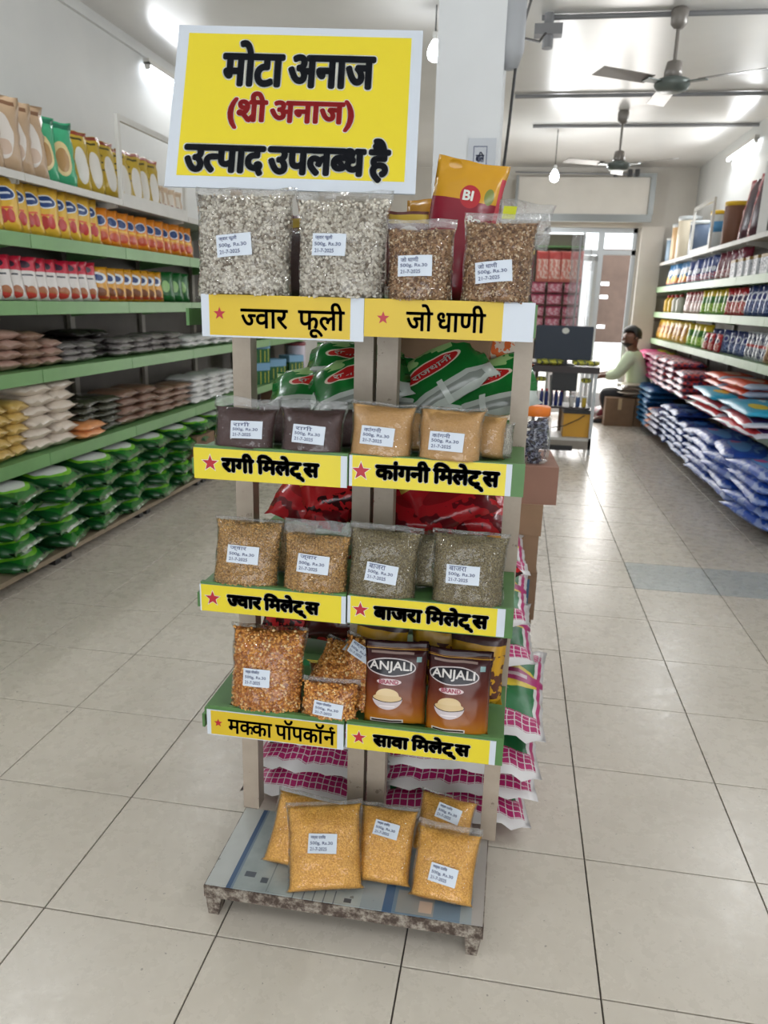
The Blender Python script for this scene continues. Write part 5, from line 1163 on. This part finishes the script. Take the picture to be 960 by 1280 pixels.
for i in range(5): tub('red_jar', 1.49+i*.07, 8.0, 1.322, .03, .10, M_redink, M_white, f'small red jar with white lid above the monitor, {nth(i)} from the left', 'jar', 'red jars above the monitor')
e = empty('hanging_film', (1.86, 8.0, 2.45)); tag(e, 'loose clear plastic sheet hanging beside the pink packets', 'plastic sheet')
obj('film', Pouch(.24, 1.25, .02, 10, 20, seed=91, crinkle=.02).mesh('film', M_clear_flap), e, (0, 0, -1.25)); MB().tube([(-.02, 0, -1.1), (-.02, 0, .0)], .01).build('rail', M_alu, e)
sw = empty('wall_switchboard', (3.36, Y1-.01, 1.66)); tag(sw, 'small square framed board on the far wall left of the right shelving', 'switchboard')
MB().box(-.14, .14, -.03, 0, -.19, .19).build('frame', M_upright, sw); MB().box(-.11, .11, -.035, -.03, -.16, .15).build('board', mat('beige_board', (170, 156, 146), .6), sw)
# sacks and cartons near the seated man
o = sack(2.62, 10.2, .10, 20, 0, 'maroon-ish sack slumped under the far counter side', sx=.7, sy=.6); o.data = big('maroon_sack', (130, 50, 60), [('n', .5, .5, .5, .5, (84, 60, 44), 4)], .5, .5, .2)[0][0]; o.location.z = .11
carton('carton', 2.72, 9.93, 0, .40, .22, .40, 'brown taped carton on the floor beside the seated man', M_carton_d)
carton('carton', 2.99, 10.0, 0, .11, .30, .40, 'narrow dull carton beside the taped one', M_carton_d)
for i in range(9):
    o = obj('folded_sack', K_flour[0][i % 3], None, (2.92+RND.uniform(-.05, .12), 9.95+RND.uniform(-.08, .05), .43+i*.02), (R(-90), 0, R(RND.uniform(-30, 30))), (1.8, .38, 1.2)); tag(o, f'folded pale sack in the heap on the taped carton, {nth(i)} up', 'folded sack', 'folded sacks on the carton')

# ================================================================== SEATED MAN
YM = 10.25
def pm(px, py, dy=0): return at(px, py, Y=YM+dy)
man = empty('person', pm(790, 520)); man.location.z = 0
tag(man, 'person in a pale green shirt and dark trousers seated sideways at the far counter', 'person')
MO = Vector(man.location)
def skin(name, verts, edges, m, parent, sub=2):
    me = bpy.data.meshes.new(name); me.from_pydata([tuple(v[0]-MO) for v in verts], edges, []); me.materials.append(m)
    o = obj(name, me, parent); md = o.modifiers.new('skin', 'SKIN'); md.use_smooth_shade = True
    for i, v in enumerate(verts):
        r = v[1]; me.skin_vertices[0].data[i].radius = (r, r) if not isinstance(r, tuple) else r
    me.skin_vertices[0].data[0].use_root = True
    s2 = o.modifiers.new('sub', 'SUBSURF'); s2.levels = sub; s2.render_levels = sub
    me.polygons.foreach_set('use_smooth', [True]*len(me.polygons)); return o
hip = pm(798, 494); waist = pm(799, 478); chest = pm(797, 456); neckb = pm(793, 441); neck = pm(790, 437); head0 = pm(789, 430); head1 = pm(788.5, 422); head2 = pm(790, 414)
shL = pm(787, 447, -.20); shR = pm(792, 445, .22); elL = pm(771, 469, -.24); elR = pm(772, 466, .10); wrL = pm(752, 470, -.10); wrR = pm(754, 467, .10)
kneeL = pm(752, 491, -.14); kneeR = pm(754, 489, .12); ankL = pm(757, 541, -.12); ankR = pm(764, 536, .12)
ankL.z = .09; ankR.z = .09; toeL = ankL+Vector((-.20, -.03, -.05)); toeR = ankR+Vector((-.20, -.03, -.05))
V = [(hip, .13), (waist, .125), (chest, .15), (neckb, .085), (neck, .075), (head0, .105), (head1, .13), (head2, .112),
     (shL, .07), (elL, .05), (wrL, .034), (shR, .07), (elR, .05), (wrR, .034),
     (hip+Vector((-.05, -.11, -.02)), .10), (kneeL, .075), (ankL, .048), (toeL, .035), (hip+Vector((-.05, .11, -.02)), .10), (kneeR, .075), (ankR, .048), (toeR, .035)]
E_ = [(0, 1), (1, 2), (2, 3), (3, 4), (4, 5), (5, 6), (6, 7), (2, 8), (8, 9), (9, 10), (2, 11), (11, 12), (12, 13), (0, 14), (14, 15), (15, 16), (16, 17), (0, 18), (18, 19), (19, 20), (20, 21)]
for wi, wr in ((10, wrL), (13, wrR)):      # palms and five fingers
    palm = wr+Vector((-.07, -.01, -.015)); V.append((palm, .034)); pi_ = len(V)-1; E_.append((wi, pi_))
    for q, (dy, ln) in enumerate([(-.034, .07), (-.012, .085), (.012, .08), (.032, .062)]):
        a = palm+Vector((-.045, dy, -.004)); b = a+Vector((-ln*.6, dy*.2, -.012)); V.append((a, .011)); V.append((b, .009)); E_ += [(pi_, len(V)-2), (len(V)-2, len(V)-1)]
    a = palm+Vector((.0, -.045, -.005)); b = a+Vector((-.035, -.02, -.012)); V.append((a, .013)); V.append((b, .010)); E_ += [(pi_, len(V)-2), (len(V)-2, len(V)-1)]
body = skin('body', V, E_, M_skin, man)
hc = head1-MO+Vector((0, 0, -.005))                                        # facing left, turned a little to the camera
fd = Vector((-.86, -.5, -.08)).normalized(); sd_ = Vector((-fd.y, fd.x, 0)).normalized()
nb = MB(); q = hc+fd*.128+Vector((0, 0, -.01)); nb.raw([q+Vector((0, 0, .04)), q+sd_*.02+Vector((0, 0, -.02)), q-sd_*.02+Vector((0, 0, -.02)), q+fd*.035+Vector((0, 0, -.012)), q-fd*.03], [(0, 1, 3), (0, 3, 2), (1, 2, 3), (0, 4, 1), (0, 2, 4), (1, 4, 2)]); nb.build('nose', M_skin, man)
for s_ in (-1, 1):
    MB().lathe([(.0, -.006), (.012, 0), (.0, .006)], n=8).build('eye', M_black, man, True, hc+fd*.121+sd_*s_*.042+Vector((0, 0, .025)))
    MB().lathe([(.004, -.03), (.022, -.015), (.024, .015), (.006, .03)], n=8).build('ear', M_skin, man, True, hc+sd_*s_*.128+Vector((0, 0, -.005)))
MB().box(-.022, .022, -.004, .004, -.004, .004).build('mouth', mat('lips', (96, 50, 44), .5), man, False, hc+fd*.128+Vector((0, 0, -.06)), (0, 0, math.atan2(sd_.y, sd_.x)))
# hair cap: a thick shell over the back and top, plus short beard
bm = bmesh.new(); bmesh.ops.create_icosphere(bm, subdivisions=3, radius=1)
for v in bm.verts: v.co = Vector((v.co.x*.150, v.co.y*.142, v.co.z*.150))
for v in list(bm.verts):
    if v.co.dot(fd) > .055 and v.co.z < .05 or v.co.z < -.06: bm.verts.remove(v)
for v in bm.verts: v.co += v.co.normalized()*noise.noise(v.co*30)*.012 + hc + Vector((0, 0, .03)) - fd*.012
me = bpy.data.meshes.new('hair'); bm.to_mesh(me); bm.free(); me.materials.append(mat('black_hair', (20, 18, 18), .6)); me.polygons.foreach_set('use_smooth', [True]*len(me.polygons))
o = obj('hair', me, man); md = o.modifiers.new('t', 'SOLIDIFY'); md.thickness = .012
bm = bmesh.new(); bmesh.ops.create_icosphere(bm, subdivisions=3, radius=1)
for v in list(bm.verts):
    if v.co.z > -.28: bm.verts.remove(v)
for v in bm.verts: v.co = Vector((v.co.x*.125, v.co.y*.118, v.co.z*.150)) + hc + fd*.02 + Vector((0, 0, .005))
me = bpy.data.meshes.new('beard'); bm.to_mesh(me); bm.free(); me.materials.append(mat('short_beard', (38, 30, 28), .8)); obj('beard', me, man)
M_shirt = mat('pale_green_shirt', (208, 222, 192), .8, bump=.3, bscale=10)
skin('shirt', [(hip+Vector((.0, 0, -.03)), (.185, .19)), (waist, (.18, .19)), (chest, (.20, .21)), (neckb+Vector((0, 0, -.02)), .115), (shL, .115), (elL, .082), (wrL+Vector((.05, 0, 0)), .058), (shR, .115), (elR, .082), (wrR+Vector((.05, 0, 0)), .058)],
     [(0, 1), (1, 2), (2, 3), (2, 4), (4, 5), (5, 6), (2, 7), (7, 8), (8, 9)], M_shirt, man)
M_tr = mat('dark_trousers', (50, 50, 54), .85)
skin('trousers', [(hip+Vector((-.02, 0, -.05)), .145), (hip+Vector((-.08, -.11, -.04)), .112), (kneeL, .092), (ankL+Vector((0, 0, .06)), .066), (hip+Vector((-.08, .11, -.04)), .112), (kneeR, .092), (ankR+Vector((0, 0, .06)), .066)],
     [(0, 1), (1, 2), (2, 3), (0, 4), (4, 5), (5, 6)], M_tr, man)
for a, b in ((ankL, toeL), (ankR, toeR)): MB().tube([a+Vector((.05, 0, -.055))-MO, b+Vector((.06, 0, -.012))-MO, b+Vector((-.03, 0, -.015))-MO], [.04, .045, .02], 8).build('shoe', M_black, man, True)
ch = empty('office_chair', (hip.x+.02, YM, 0)); tag(ch, 'black chair the seated man sits on', 'chair'); sz = hip.z-.19
MB().cbox(-.26, .12, -.24, .24, sz-.05, sz, .015).build('seat', M_black, ch); MB().quad8([(.155, -.2, sz+.08), (.175, -.2, sz+.08), (.175, .2, sz+.08), (.155, .2, sz+.08), (.175, -.2, sz+.50), (.195, -.2, sz+.50), (.195, .2, sz+.50), (.175, .2, sz+.50)]).build('backrest', M_black, ch)
MB().box(.11, .16, -.03, .03, sz-.04, sz+.2).build('back_support', M_black, ch)
for a in (-.22, .08):
    for b in (-.2, .17): MB().box(a, a+.03, b, b+.03, 0, sz-.05).build('leg', M_steel, ch)
tb = empty('billing_table', (2.16, YM, 0)); tag(tb, 'dark desk edge in front of the seated man', 'table')
MB().box(-.25, .14, -.4, .4, .80, .84).build('top', M_cdark, tb)
for a in (-.24, .10):
    for b in (-.38, .34): MB().box(a, a+.035, b, b+.035, 0, .80).build('leg', M_alu, tb)
